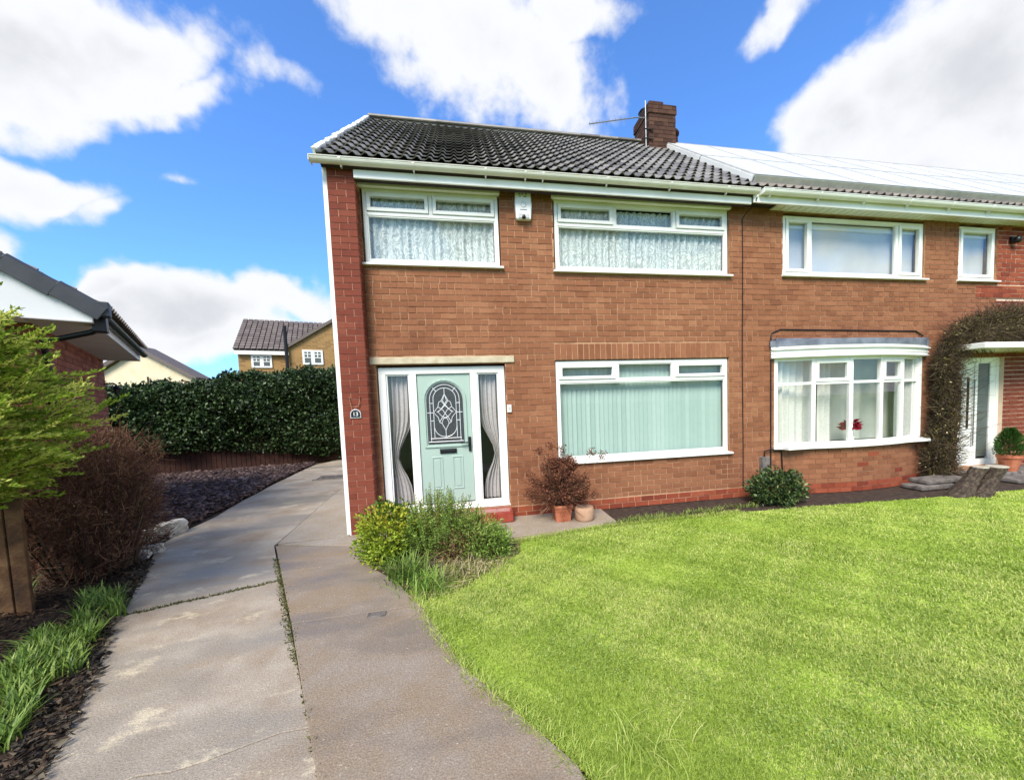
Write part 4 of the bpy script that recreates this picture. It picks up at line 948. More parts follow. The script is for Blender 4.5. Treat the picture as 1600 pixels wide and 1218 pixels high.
# ================================================================== BUNGALOW ON THE LEFT
BA = unit(np.array([-.50, .866, 0.0])); BB = np.array([BA[1], -BA[0], 0.0])         # along the eave (away), outward
BE = np.array([-4.34, 5.62, 2.9]); BLEN = 4.42
HB = thing('bungalow', 'brick bungalow end with white boxed gable and dark grey verge caps', 'bungalow', (BE[0], BE[1], 0))
OV = .52
def bpnt(a, b, z): return BE*np.array([1, 1, 0])+BA*a+BB*b+np.array([0, 0, z])
wl = MB(); wl.obox(bpnt(.42, -OV-.25, 0), BA*(BLEN-.42), BB*.25, (0, 0, 2.93)); wl.obox(bpnt(.42, -6.2, 0), BA*.25, BB*(6.2-OV-.25), (0, 0, 2.93)); wl.obox(bpnt(BLEN-.25, -6.2, 0), BA*.25, BB*(6.2-OV-.25), (0, 0, 2.93))
wlb = wl.build('wall', MORT_D, HB)
bk = Brickwork(); bk.face(bpnt(.42, -OV, 0), BA, [(a, b, c, d) for a, b, c, d in brick_rects(0, BLEN-.42, 0, 2.9, [])], BRICKB, .006)
# face() takes the outward normal to the right of U; the eave wall faces +BB
bk.face(bpnt(.42, -3.4, 0), BB, brick_rects(0, 3.4-OV, 0, 2.9, []), BRICKB, .006)
bk.emit(110, wlb)
PT = math.tan(math.radians(33)); RUN = 3.3
MB().obox(bpnt(-.02, -OV, 2.885), BA*(BLEN), BB*OV, (0, 0, .012)).build('soffit', SOFFIT_B, HB)
MB().obox(bpnt(0, -.03, 2.895), BA*BLEN, BB*.03, (0, 0, .17)).build('eave_board', WHITEB, HB)
gb = MB(); gb.prism([bpnt(-.0, -.03, 2.9), bpnt(0, -2*RUN, 2.9), bpnt(0, -RUN, 2.93+RUN*PT), bpnt(0, -.03, 3.03)], BA*.42); gb.build('gable_box', WHITEB, HB)
rfb = MB()
for sgn in (0, 1):
    e0 = (lambda a, t: bpnt(a, -RUN*t+.06*(1-t), 3.06+RUN*PT*t)) if sgn == 0 else (lambda a, t: bpnt(a, -2*RUN+RUN*t, 3.06+RUN*PT*t))
    rfb.add([e0(0, 0), e0(BLEN, 0), e0(BLEN, 1), e0(0, 1)], [(0, 1, 2, 3)])
rb = rfb.build('roof', SOFFIT_D, HB)
# tiles of the visible slope
bu = unit(-BB*1.0+np.array([0, 0, PT])); bn_ = unit(np.cross(BA, bu)); bn_ = bn_ if bn_[2] > 0 else -bn_
mtb = MB(); mtb.add(TV, TF, 0.0); metb = mtb.mesh('tile', TILE_N)
Xx, Yy, Zz = (BA if np.cross(BA, bu)[2] > 0 else -BA), bu, bn_
RM = Matrix([[Xx[i], Yy[i], Zz[i]] for i in range(3)]).to_euler()
for r in range(11):
    for c in range(13):
        o = bpy.data.objects.new('tile', metb); COL.objects.link(o); o.rotation_euler = RM
        o.location = bpnt((.14+c*TW) if Xx @ BA > 0 else (.14+(c+1)*TW), .10, 3.07)+bu*r*.33; child(o, rb)
# verge caps
for k in range(9):
    s0 = k*.42; a0 = bpnt(-.06, .10, 3.0)+bu*s0
    pr = [(-.0, -.10), (0, .06), (.04, .095), (.17, .095), (.17, .05), (.03, .05), (.03, -.10)]
    mbv = MB(); mbv.prism([a0+BA*p+bn_*q for p, q in pr], bu*.44+bn_*.02); mbv.build('verge_cap', DGREY, HB, bevel=.006)
MB().obox(bpnt(-.04, -.02, 2.97), BA*.16, BB*.17, (0, 0, .17)).build('verge_end_cap', DGREY, HB, bevel=.01)
gtb = MB(); prf = [(math.cos(a)*.055, math.sin(a)*.055) for a in np.linspace(math.pi, 2*math.pi, 9)]; prf += [(p*.85, q*.85) for p, q in prf[::-1]]
gtb.prism([bpnt(.0, .06+p, 3.02+q) for p, q in prf], BA*BLEN); gtb.build('gutter', BLACKP, HB)
dp = MB(); dp.tube([bpnt(.16, .06, 2.98), bpnt(.17, .05, 2.86), bpnt(.2, -.05, 2.80), bpnt(.36, -OV+.06, 2.68), bpnt(.5, -OV+.05, 2.55), bpnt(.5, -OV+.05, .1)], .034, 8); dp.build('downpipe', BLACKP, HB, smooth=True)
MB().obox(bpnt(.08, -.02, 2.80), BA*.16, BB*.12, (0, 0, .2)).build('gutter_outlet', BLACKP, HB, bevel=.01)
wlt = thing('wall_light', 'small black wall lantern near the far corner of the bungalow', 'light', tuple(bpnt(BLEN-.2, -OV+.05, 2.3)))
MB().tube([bpnt(BLEN-.1, -OV, 2.42), bpnt(BLEN-.1, -OV+.12, 2.44), bpnt(BLEN-.1, -OV+.16, 2.38)], .012, 6).build('arm', BLACKP, wlt); q = bpnt(BLEN-.1, -OV+.16, 2.22); MB().lathe([(.03, 0), (.05, .1), (.07, .12), (.02, .17)], tuple(q), 8).build('lantern', BLACKP, wlt)

# ================================================================== HOUSES BEHIND
def opix(q, P0, nrm):
    d = ray(*q); return CAM+d*(((P0-CAM) @ nrm)/(d @ nrm))
YU = unit(np.array([.963, .27, 0])); YN = np.array([YU[1], -YU[0], 0.0]); Y0 = PL(371, 580, 24.0)*np.array([1, 1, 0])
HY = thing('yellow_brick_house', 'distant yellow brick house with brown tiled roof behind the hedge', 'house', tuple(Y0))
def yp(u, z, o=0.0): return Y0+YU*u+YN*o+np.array([0, 0, z])
def yc(q): p = opix(q, Y0, YN); return float((p-Y0) @ YU), float(p[2])
uA, zE_ = yc((371, 548)); uB, _ = yc((455, 549)); uC = yc((528, 548))[0]+1.5
hy = MB(); hy.obox(yp(uA, 0, -7), YU*(uC-uA), YN*7, (0, 0, zE_)); hy.build('wall', BR_YEL, HY)
zR = yc((366, 507))[1]; dep = 3.0; zR += 0.55
rf = MB(); rf.prism([yp(uA-.15, zE_+.05, .2), yp(uA-.15, zR+.3, -dep), yp(uA-.15, zE_+.05, -2*dep-.2)], YU*(uC-uA+.15)); yr = rf.build('roof', TILE_FAR, HY)
sl = unit(yp(0, zR+.3, -dep)-yp(0, zE_+.05, .2)); sn = unit(np.cross(YU, sl)); ls = np.linalg.norm(yp(0, zR+.3, -dep)-yp(0, zE_+.05, .2))
trw = MB()
for r in range(13):
    for c in range(int((uB-uA+2.6)/.26)):
        trw.obox(yp(uA-.15+c*.26, zE_+.06, .22)+sl*(r*ls/13)+sn*(.01+.03), YU*.215, sl*(ls/13+.02)-sn*.03, sn*.04)
tag(trw.build('tiles', TILE_FAR, yr), kind='stuff')
MB().obox(yp(uA-.1, zE_-.2, .16), YU*(uB-uA+.1), YN*.06, (0, 0, .2)).build('fascia', UPVC, HY)
gx0 = uB; ga = yc((470, 537)); apx = uB+3.2
gg = MB(); gg.prism([yp(gx0, 0, 1.2), yp(uC+2.6, 0, 1.2), yp(uC+2.6, zE_, 1.2), yp(apx, zE_+2.2, 1.2), yp(gx0, zE_+.05, 1.2)], -YN*4); gg.build('gable_wing', BR_YEL, HY)
gr = MB(); gr.prism([yp(gx0-.12, zE_-.02, 1.35), yp(apx, zE_+2.22, 1.35), yp(apx, zE_+2.40, 1.35), yp(gx0-.25, zE_+.08, 1.35)], -YN*4.2); gr.build('wing_roof', TILE_FAR, HY)
gr = MB(); gr.prism([yp(apx, zE_+2.22, 1.35), yp(uC+2.8, zE_-.1, 1.35), yp(uC+2.9, zE_+.05, 1.35), yp(apx, zE_+2.40, 1.35)], -YN*4.2); gr.build('wing_roof', TILE_FAR, HY)
MB().tube([yp(uB-.08, 1, 1.35), yp(uB-.08, zE_+1.2, 1.35)], .09, 8).build('soil_pipe', BLACKP, HY)
def far_window(q0, q1, o):
    (a, zt), (b, zb) = yc(q0), yc(q1); wo = MB().obox(yp(a, zb, o), YU*(b-a), YN*.06, (0, 0, zt-zb)).build('window', UPVC, HY)
    m_ = (a+b)/2
    for (x0, x1) in ((a+.1, m_-.09), (m_+.09, b-.1)):
        MB().obox(yp(x0, zb+.1, o+.061), YU*(x1-x0), YN*.006, (0, 0, zt-zb-.2)).build('pane', GLASS_F, wo)
        for zz in (.45, .68): MB().obox(yp(x0, zb+(zt-zb)*zz, o+.068), YU*(x1-x0), YN*.01, (0, 0, .04)).build('glazing_bar', UPVC, wo)
        MB().obox(yp((x0+x1)/2-.02, zb+(zt-zb)*.45, o+.068), YU*.04, YN*.012, (0, 0, (zt-zb)*.5)).build('glazing_bar', UPVC, wo)
far_window((392, 554), (426, 574.5), 0.0); far_window((475.5, 551), (507.5, 573), 1.2)
# beige house
B0 = PL(218, 547, 19.0)
HG = thing('beige_house', 'beige rendered house gable with brown roof behind the hedge', 'house', (float(B0[0]), 19.0, 0))
ap = PL(216, 547, 19.0); ev = PL(303, 592, 19.0); sl_ = (ap[2]-ev[2])/(ev[0]-ap[0]); ex = ev[0]+.2
bk2 = G(247, 553, float(ap[2]))-ap; bk2[2] = 0; bk2 = bk2/np.linalg.norm(bk2)*min(6.0, np.linalg.norm(bk2))
gm = MB(); gm.prism([(ap[0]-4.2, 19, 0), (ev[0], 19, 0), (ev[0], 19, ev[2]), (ap[0], 19, ap[2]), (ap[0]-4.2, 19, ap[2]-4.2*sl_)], bk2); gm.build('wall', BEIGE, HG)
gm = MB(); gm.prism([(ap[0], 18.8, ap[2]+.02), (ex, 18.8, ev[2]-.1), (ex, 18.8, ev[2]+.06), (ap[0], 18.8, ap[2]+.2)], bk2*1.06); br_ = gm.build('roof', TILE_FAR, HG)
gm = MB(); gm.prism([(ap[0], 18.8, ap[2]+.02), (ap[0]-4.4, 18.8, ap[2]-4.4*sl_), (ap[0]-4.4, 18.8, ap[2]-4.4*sl_+.16), (ap[0], 18.8, ap[2]+.2)], bk2*1.06); gm.build('roof', TILE_FAR, HG)
MB().tube([(ev[0]-1.6, 18.93, 1), (ev[0]-1.6, 18.93, 3.4)], .03, 6).build('cable_pipe', BLACKP, HG)

# ================================================================== PLANTS AND LOOSE THINGS
def fbm(x, y, s=1.0):
    return (np.sin(x*1.7*s+1.3)*np.cos(y*2.1*s+.7)+.5*np.sin(x*4.1*s+y*2.9*s)+.25*np.sin(x*9.3*s-y*7.7*s+2))/1.75
# hedge
HP = np.array([(-14.5, 12.6), (-10.6, 13.3), (-8.0, 13.9), (-4.4, 15.0), (-1.0, 15.9)]); hs = np.r_[0, np.cumsum(np.linalg.norm(np.diff(HP, axis=0), axis=1))]; HLN = hs[-1]
def hpt(u): return np.stack([np.interp(u, hs, HP[:, 0]), np.interp(u, hs, HP[:, 1])], 1)
def hh(x): return np.interp(x, [-14, -10.6, -8.6, -7.7, -6, -4.2, -1], [2.55, 2.62, 2.62, 2.9, 3.05, 3.2, 3.2])
def hb(x): return np.interp(x, [-10, -7.5, -4.5], [.75, .62, .12])
HG_ = thing('hedge', 'tall dark evergreen hedge of small glossy leaves along the slate bed', 'hedge', (-7, 14.2, 0))
hd = unit(np.array([[3.6, 1.1]]))[0]; hn = np.array([hd[1], -hd[0]])
n = 42000; u = rng.random(n)*HLN; b = hpt(u); t = rng.random(n); z = hb(b[:, 0])+(hh(b[:, 0])+.12*fbm(u, 0*u, 2)-hb(b[:, 0]))*t
bul = .28*fbm(u*1.0, z*1.3)+.12*rng.normal(size=n)+.25*np.sqrt(np.clip(1-(t*2-1)**2, 0, 1))-.3*np.clip(t-.86, 0, 1)*5
P_ = np.c_[b+hn*bul[:, None], z]; A_ = np.c_[np.tile(hn, (n, 1)), -.3*np.ones(n)]+.9*rng.normal(size=(n, 3))
ntop = 12000; u2 = rng.random(ntop)*HLN; b2 = hpt(u2)-hn*(rng.random(ntop)*1.2)[:, None]; z2 = hh(b2[:, 0])+.12*fbm(u2, 0*u2, 2)+.07*rng.normal(size=ntop)
P_ = np.r_[P_, np.c_[b2, z2]]; A_ = np.r_[A_, rng.normal(size=(ntop, 3))*.8+[0, 0, .5]]
leaves('foliage', P_, A_, rng.uniform(.07, .13, n+ntop), rng.uniform(.05, .085, n+ntop), L_HEDGE, HG_)
core = MB()  # solid dark block added behind the leaves, stands in for the shaded inside
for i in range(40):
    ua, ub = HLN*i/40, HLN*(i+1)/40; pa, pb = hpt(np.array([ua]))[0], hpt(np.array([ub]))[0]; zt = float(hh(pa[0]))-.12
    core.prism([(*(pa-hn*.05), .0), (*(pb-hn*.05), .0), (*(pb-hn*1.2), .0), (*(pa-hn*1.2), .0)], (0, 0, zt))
core.build('dark_core', HEDGE_IN, HG_)
FN = thing('timber_fence', 'low dark brown timber fence showing under the hedge', 'fence', (-8, 13.6, 0))
for u_ in np.arange(3.0, 10.6, .125):
    p = hpt(np.array([u_]))[0]-hn*.0; MB().obox((*(p), 0), (*(hd*.112), 0), (*(hn*.022), 0), (0, 0, 1.0+random.uniform(-.02, .02))).build('board', FENCEM, FN)
# slate chips
q = scatter([(float(dL(y))-.05, y) for y in (6.1, 7, 8, 9.5, 11, 12.5, 14.2)]+[(-9, 13.4), (-11, 12.9), (-8, 8.5), (-5.2, 6.0)], 15000)
n = len(q); sz = rng.uniform(.025, .06, n)*np.clip(np.linalg.norm(q, axis=1)/9, .8, 1.3); th = rng.random(n)*6.28
ex_ = np.stack([np.cos(th), np.sin(th), rng.normal(0, .35, n)], 1); ey_ = unit(np.cross(rand_dir(n)*.45+[0, 0, 1], ex_)); ez_ = np.cross(unit(ex_), ey_); C_ = np.c_[q, .012+rng.random(n)*.05]
asp = rng.uniform(.45, .9, n)[:, None]; V = []
for sx_, sy_, sz_ in ((-1, -1, -1), (1, -1, -1), (1, 1, -1), (-1, 1, -1), (-1, -1, 1), (1, -1, 1), (1, 1, 1), (-1, 1, 1)):
    V.append(C_+unit(ex_)*sz[:, None]*sx_*rng.uniform(.7, 1.1, (n, 1))+ey_*sz[:, None]*asp*sy_*rng.uniform(.6, 1.1, (n, 1))+ez_*sz[:, None]*.2*sz_)
V = np.stack(V, 1).reshape(-1, 3); b = np.arange(n)[:, None]*8
F = np.stack([b+f for f in ([0, 3, 2, 1], [4, 5, 6, 7], [0, 1, 5, 4], [1, 2, 6, 5], [2, 3, 7, 6], [3, 0, 4, 7])], 1).reshape(-1, 4)
tag(np_object('slate_chippings', V, F, np.repeat(rng.random(n), 6), SLATE), 'plum and grey slate chippings covering the bed beside the drive', 'slate chippings', kind='stuff')
# rocks by the drive
def rock(name, c, r, label, mt=ROCK, flat=.5, sub=3, rz=0, group=None):
    bm = bmesh.new(); bmesh.ops.create_icosphere(bm, subdivisions=sub, radius=1)
    ph = [random.uniform(0, 6) for _ in range(6)]
    for v in bm.verts:
        p = v.co; k = 1+.16*math.sin(p.x*3+ph[0])*math.cos(p.y*3+ph[1])+.1*math.sin(p.z*5+ph[2]+p.x*4)
        q_ = Vector((p.x, p.y, p.z))*k
        for i in range(3): q_[i] = max(-.78, min(.78, q_[i]))
        v.co = Vector((q_.x*r[0], q_.y*r[1], q_.z*r[2]))
    me = bpy.data.meshes.new(name); bm.to_mesh(me); bm.free(); me.materials.append(mt); o = bpy.data.objects.new(name, me); COL.objects.link(o); o.location = c; o.rotation_euler.z = rz
    return tag(o, label, 'stone', group)
def gz(x, y, z=0): return tuple(G(x, y, z))
c = G(262, 838); rock('edging_stone', (c[0]-.02, c[1]+.05, .09), (.13, .34, .15), 'long flat-topped edging stone between the drive and the slate', rz=-.2)
c = G(222, 852); rock('garden_stone', (c[0], c[1], .09), (.15, .13, .14), 'pale upright stone touching the long edging stone', rz=.4)
c = G(237, 864); rock('garden_stone', (c[0], c[1], .05), (.14, .1, .08), 'small flat pale stone at the drive edge by the twiggy shrub')
c = G(214, 874); rock('garden_stone', (c[0], c[1], .05), (.17, .09, .08), 'small white stone lying under the edge of the twiggy shrub', rz=.2)
c = G(245, 812); rock('garden_stone', (c[0]-.1, c[1]+.1, .05), (.3, .16, .08), 'thin grey slab stone lying on the slate behind the edging stone', mt=SLABST)
# twiggy brown shrub
TS = thing('bare_shrub', 'dense leafless red-brown shrub between the bungalow and the drive', 'shrub', (-4.1, 5.2, 0))
def boxy(n, c, r, pw=.35):
    d = rand_dir(n); d = d/(np.abs(d)**3.2).sum(1, keepdims=True)**(1/3.2); k = 1+.10*np.sin(d[:, 1]*6+1)*np.cos(d[:, 2]*5)+.07*np.sin(d[:, 0]*9+d[:, 2]*11)
    P = np.array(c)+d*(k*rng.random(n)**pw)[:, None]*np.array(r); P[:, 2] = np.abs(P[:, 2]); return P, unit(d)
SC, SR = (-4.28, 5.25, .80), (.50, .62, .80)
n = 15000; P_, d = boxy(n, SC, SR); up_ = np.c_[d[:, :2]*.5, .5+.3*d[:, 2]]+rng.normal(size=(n, 3))*.75; ln = rng.uniform(.05, .17, n)
twigs('twig', P_, P_+unit(up_)*ln[:, None], .0035, .0015, TWIG, TS)
n = 260; P_, d = boxy(n, SC, SR, .2); tag(twigs('long_twig', P_, P_+unit(d+[0, 0, .5]+rng.normal(size=(n, 3))*.4)*rng.uniform(.12, .34, n)[:, None], .003, .0012, TWIG, TS), kind='stuff')
n2 = 70; th = rng.random(n2)*6.28; A0 = np.c_[-4.28+.28*np.cos(th), 5.25+.35*np.sin(th), 0*th]; B0_ = A0+np.c_[np.cos(th)*rng.uniform(.05, .3, n2), np.sin(th)*rng.uniform(.05, .3, n2), rng.uniform(.5, 1.2, n2)]
twigs('stem', A0, B0_, .014, .006, TWIG_D, TS)
n = 5200; P_, d = boxy(n, SC, SR, .4); leaves('dead_leaf', P_, rand_dir(n), rng.uniform(.016, .036, n), rng.uniform(.01, .022, n), L_DRY, TS)
# golden conifer
GC = thing('golden_conifer', 'golden green conifer with feathery sprays in front of the bungalow gable', 'conifer', (-4.15, 3.5, 0))
MB().tube([(-4.15, 3.5, 0), (-4.13, 3.5, 1.2), (-4.15, 3.52, 2.6)], [.09, .07, .02], 8).build('trunk', BARK, GC)
Pl, Al, Ll, Rl, TA, TB = [], [], [], [], [], []
for i in range(1250):
    z = random.uniform(1.12, 2.75); R = np.interp(z, [1.12, 1.4, 1.7, 2.2, 2.75], [.6, 1.05, 1.15, .95, .35]); th = random.uniform(-math.pi*.75, math.pi*.75); r0 = R*random.uniform(.3, .84)
    rg = np.random.default_rng(i); o = np.array([-4.15+r0*math.cos(th), 3.5+r0*math.sin(th), z]); ax = unit(np.array([math.cos(th), math.sin(th), random.uniform(-.1, .45)])+rg.normal(size=3)*.25)
    l = random.uniform(.18, .42); sd_ = unit(np.cross(ax, [0, 0, 1])+rg.normal(size=3)*.3); droop = random.uniform(-.3, .25); rv = .15+random.random()*.45; m_ = 13
    TA.append(o); TB.append(o+ax*l*.7)
    for j in range(m_):
        t = (j+.5)/m_; p = o+ax*l*t+np.array([0, 0, droop*l*t*t]); s_ = 1 if j % 2 else -1; bl_ = l*.34*(1-t*.75)*random.uniform(.7, 1.25)
        bd = unit(ax*.8+sd_*s_*.75+np.array([0, 0, .25+droop*t])+rg.normal(size=3)*.14)
        for k in range(7):
            u_ = k/7; s2 = 1 if k % 2 else -1; Pl.append(p+bd*bl_*u_); Al.append(bd*.9+np.cross(bd, sd_)*.2*s2+ax*.25+rg.normal(size=3)*.28); Ll.append(random.uniform(.02, .042)); Rl.append(min(.99, rv+.25*t+.15*u_+random.uniform(-.1, .1)))
leaves('foliage', np.array(Pl), np.array(Al), np.array(Ll), .0155, L_CONIF, GC, .15, np.clip(np.array(Rl), 0, .99)); twigs('branchlet', np.array(TA), np.array(TB), .005, .002, TWIG, GC)
# timber posts by the conifer
PST = thing('timber_post', 'broad weathered timber gate boards under the golden conifer', 'gate', (-3.95, 4.25, 0))
for xa, xb, zt in ((-60, -22, 1.14), (-20, 14, 1.18), (16, 42, 1.13)):
    a_, b_ = PL(xa, 900, 4.25), PL(xb, 900, 4.25); MB().box(a_[0], b_[0], 4.25+random.uniform(0, .012), 4.29, .0, zt).build('board', WOODP, PST, bevel=.006)
for x_, yy, nm in ((40, 5.1, 'pale leaning bare stem beside the broad timber post'), (62, 5.3, 'thin pale stem leaning near the bungalow downpipe')):
    a_ = PL(x_+8, 880, yy); b_ = PL(x_-6, 780, yy); tag(MB().tube([a_*np.array([1, 1, 0]), a_, b_, b_+np.array([-.04, 0, .25])], [.03, .027, .024, .015], 7).build('sapling', mat('pale_bark', [lin(96, 80, 62), lin(140, 122, 98)], .9, 20, 6, .5, 40), smooth=True), nm, 'sapling')
# litter and bulbs on the left
lit = [(-1.95, 1.6), (-2.17, 2.25), (-2.42, 2.76), (-3.22, 4.07), (-3.85, 5.42), (-4.6, 5.0), (-4.6, 3.4), (-3.2, 2.0)]
q = scatter(lit, 8000); n = len(q); A_ = np.c_[rng.normal(size=(n, 2)), rng.normal(0, .25, n)]
tag(leaves('leaf_litter', np.c_[q, rng.random(n)*.05], A_, rng.uniform(.02, .075, n), rng.uniform(.006, .022, n), leafmat('dark_litter', [lin(28, 20, 15), lin(46, 33, 24), lin(66, 48, 34), lin(112, 90, 66)], .1, .85)), 'dead brown leaves and stalks littering the soil beside the drive', 'leaf litter', kind='stuff')
edge = np.array([(float(dL(y))-rng.random()*.22+.04, y) for y in rng.uniform(1.7, 5.5, 2600)]); n = len(edge)
tag(leaves('edge_debris', np.c_[edge, rng.random(n)*.03+.004], np.c_[rng.normal(size=(n, 2)), rng.normal(0, .2, n)], rng.uniform(.02, .07, n), rng.uniform(.008, .03, n), leafmat('dark_debris', [lin(26, 22, 18), lin(46, 40, 32), lin(78, 68, 54), lin(110, 100, 78)], .1, .7)), 'dark rotting leaf debris along the edge of the drive', 'debris', kind='stuff')
def bulbs(poly, n, h, label):
    cen = np.mean(poly, axis=0); t = thing('bulb_clump', label, 'bulb leaves', (cen[0], cen[1], 0)); cl_ = scatter(poly, max(4, n//26)); idx = rng.integers(0, len(cl_), n); P2 = np.c_[cl_[idx]+rng.normal(0, .028, (n, 2)), np.zeros(n)]
    blades('leaf', P2, rng.uniform(h*.6, h*1.2, n), rng.uniform(.008, .016, n), rng.uniform(.15, .9, n), L_BULB, t, seg=4); return t
bulbs(gpx((0, 1185), (62, 1110), (128, 1040), (150, 985), (60, 1000), (0, 1050)), 1900, .155, 'large clump of bright green bulb leaves at the edge of the drive')
bulbs(gpx((118, 985), (185, 965), (182, 925), (140, 935)), 420, .17, 'small clump of green bulb leaves by the first drive joint')
bulbs(gpx((10, 945), (40, 945), (55, 915), (20, 915)), 26, .3, 'few pale yellow-green shoots beside the broad timber post')
# weeds in the joints
ys = rng.uniform(2.9, 5.1, 1500); q = np.c_[np.array([float(sx(y)) for y in ys])+rng.normal(-.012, .02, 1500), ys]
jj = np.array(jA); tt = rng.random(900)*(len(jj)-1); i0 = np.minimum(tt.astype(int), len(jj)-2); fr_ = (tt-i0)[:, None]; q2 = jj[i0]*(1-fr_)+jj[i0+1]*fr_+rng.normal(0, .014, (900, 2)); q = np.r_[q, q2]; n = len(q)
ys3 = rng.uniform(1.3, 2.9, 350); q = np.r_[q, np.c_[np.array([float(sx(y)) for y in ys3])+rng.normal(0, .008, 350), ys3]]; n = len(q)
wa = np.c_[rng.normal(size=(n, 2)), rng.uniform(.2, 1.4, n)]; tag(leaves('joint_weeds', np.c_[q, -.008+0*q[:, 0]], wa, rng.uniform(.012, .04, n), rng.uniform(.006, .016, n), L_MOSS), 'moss and tiny weeds growing in the joints of the concrete', 'weeds', kind='stuff')
MBj = MB(); ysj = np.linspace(.4, 5.6, 30)
for a_, b_ in zip(ysj[:-1], ysj[1:]): MBj.add([(float(sx(a_))-.035, a_, -.03), (float(sx(a_))+.03, a_, -.03), (float(sx(b_))+.03, b_, -.03), (float(sx(b_))-.035, b_, -.03)], [(0, 1, 2, 3)])
tag(MBj.build('joint_soil', SOIL), kind='structure')
for jl, nm in ((jA, 'joint_soil'), (jB, 'joint_soil')):
    mj = MB()
    for a_, b_ in zip(jl[:-1], jl[1:]): mj.add([(a_[0], a_[1]-.05, -.085), (b_[0], b_[1]-.05, -.085), (b_[0], b_[1]+.05, -.085), (a_[0], a_[1]+.05, -.085)], [(0, 1, 2, 3)])
    tag(mj.build(nm, SOIL), kind='structure')
# ---- the bed by the front door
def bushy(name, label, c, r, n, mt, L, W, seed_in=.45, stems=40, stem_mt=TWIG_D, upb=.35, R=None, zmin=.02, lump=.18):
    t = thing(name, label, 'shrub', (c[0], c[1], 0)); d = rand_dir(n); rad = seed_in+(1-seed_in)*rng.random(n)**.6; k = 1+lump*np.sin(d[:, 0]*5+c[0]*3)*np.cos(d[:, 2]*5+d[:, 1]*4)+.08*rng.normal(size=n)
    P_ = np.array(c)+d*(rad*k)[:, None]*np.array(r); ok = P_[:, 2] > zmin; P_, d_ = P_[ok], d[ok]; m_ = len(P_)
    A_ = d_+rng.normal(size=(m_, 3))*.7+[0, 0, upb]
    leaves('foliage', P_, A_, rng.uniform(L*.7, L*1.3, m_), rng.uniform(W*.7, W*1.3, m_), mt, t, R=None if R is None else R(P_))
    th = rng.random(stems)*6.28; A0 = np.c_[c[0]+.08*np.cos(th), c[1]+.08*np.sin(th), 0*th]; dd = rand_dir(stems); dd[:, 2] = np.abs(dd[:, 2]); twigs('stem', A0, np.array(c)+dd*np.array(r)*.85, .006, .003, stem_mt, t); return t
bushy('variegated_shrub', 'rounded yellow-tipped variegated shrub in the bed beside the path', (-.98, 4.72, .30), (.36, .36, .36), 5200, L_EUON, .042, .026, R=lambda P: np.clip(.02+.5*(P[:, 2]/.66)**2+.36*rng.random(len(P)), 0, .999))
t = thing('flowering_herb', 'tall upright fresh green leafy herb in front of the mint door', 'shrub', (-.42, 4.8, 0)); PA, PB, LP, LA = [], [], [], []
for i in range(230):
    th = random.random()*6.28; r = .44*math.sqrt(random.random()); b0 = np.array([-.46+r*.8*math.cos(th), 4.8+r*.7*math.sin(th), 0]); h = (.82-.8*r)*random.uniform(.7, 1.1)+(.12 if i < 9 else 0); tp = b0+np.array([math.cos(th)*r*.5, math.sin(th)*r*.5, h]); PA.append(b0); PB.append(tp)
    for j in range(46):
        u_ = .3+.7*j/46; p = b0*(1-u_)+tp*u_; a2 = j*2.4; LP.append(p); LA.append([math.cos(a2), math.sin(a2), random.uniform(.2, .9)])
LP, LA = np.array(LP), np.array(LA); leaves('foliage', LP, LA, rng.uniform(.022, .048, len(LP)), rng.uniform(.009, .016, len(LP)), L_HEBE, t); twigs('stem', np.array(PA), np.array(PB), .004, .002, TWIG, t)
bushy('low_shrub', 'low olive green shrub half dried out at the corner of the lawn', (-.06, 4.62, .18), (.42, .34, .28), 3800, L_OLIVE, .045, .016, stems=160, stem_mt=TWIG)
bushy('low_shrub', 'small green leafy shrub where the bed meets the lawn', (.17, 4.50, .14), (.24, .22, .2), 1700, L_HEBE, .038, .016)
bushy('dry_shrub', 'brown dry stems in the middle of the flower bed', (-.26, 4.42, .16), (.22, .18, .2), 220, L_DRY, .04, .012, stems=50, stem_mt=TWIG)
def tuft(c, n, h, mt, label, spread=.1, w_=.01):
    t = thing('grass_tuft', label, 'grass tuft', (c[0], c[1], 0)); P2 = np.c_[np.array(c)+rng.normal(0, spread, (n, 2)), np.zeros(n)]; tag(blades('blade', P2, rng.uniform(h*.6, h*1.25, n), rng.uniform(w_*.6, w_*1.2, n), rng.uniform(.3, 1.3, n), mt, t, seg=5), kind='stuff'); return t
tuft((-.72, 4.12), 260, .26, L_BULB, 'arching green strap-leaved tuft in front of the variegated shrub'); tuft((-.48, 3.82), 150, .2, L_HEBE, 'small green grassy tuft at the tip of the bed'); tuft((-.25, 4.1), 110, .16, L_STRAW, 'straw coloured dry tuft among the bed shrubs', .14, .008)
tuft((.1, 4.15), 90, .10, L_STRAW, 'flattened straw tuft at the lawn side of the bed', .14, .008)
tuft((.78, 1.68), 130, .11, L_GRASS, 'longer pale grass tuft at the lawn corner by the path', .09, .005)
q = scatter(BED_P, 1500); n = len(q); tag(leaves('bed_litter', np.c_[q, rng.random(n)*.03], np.c_[rng.normal(size=(n, 2)), rng.normal(0, .3, n)], rng.uniform(.03, .08, n), rng.uniform(.006, .02, n), L_STRAW), 'dry straw and stalks lying in the flower bed', 'litter', kind='stuff')
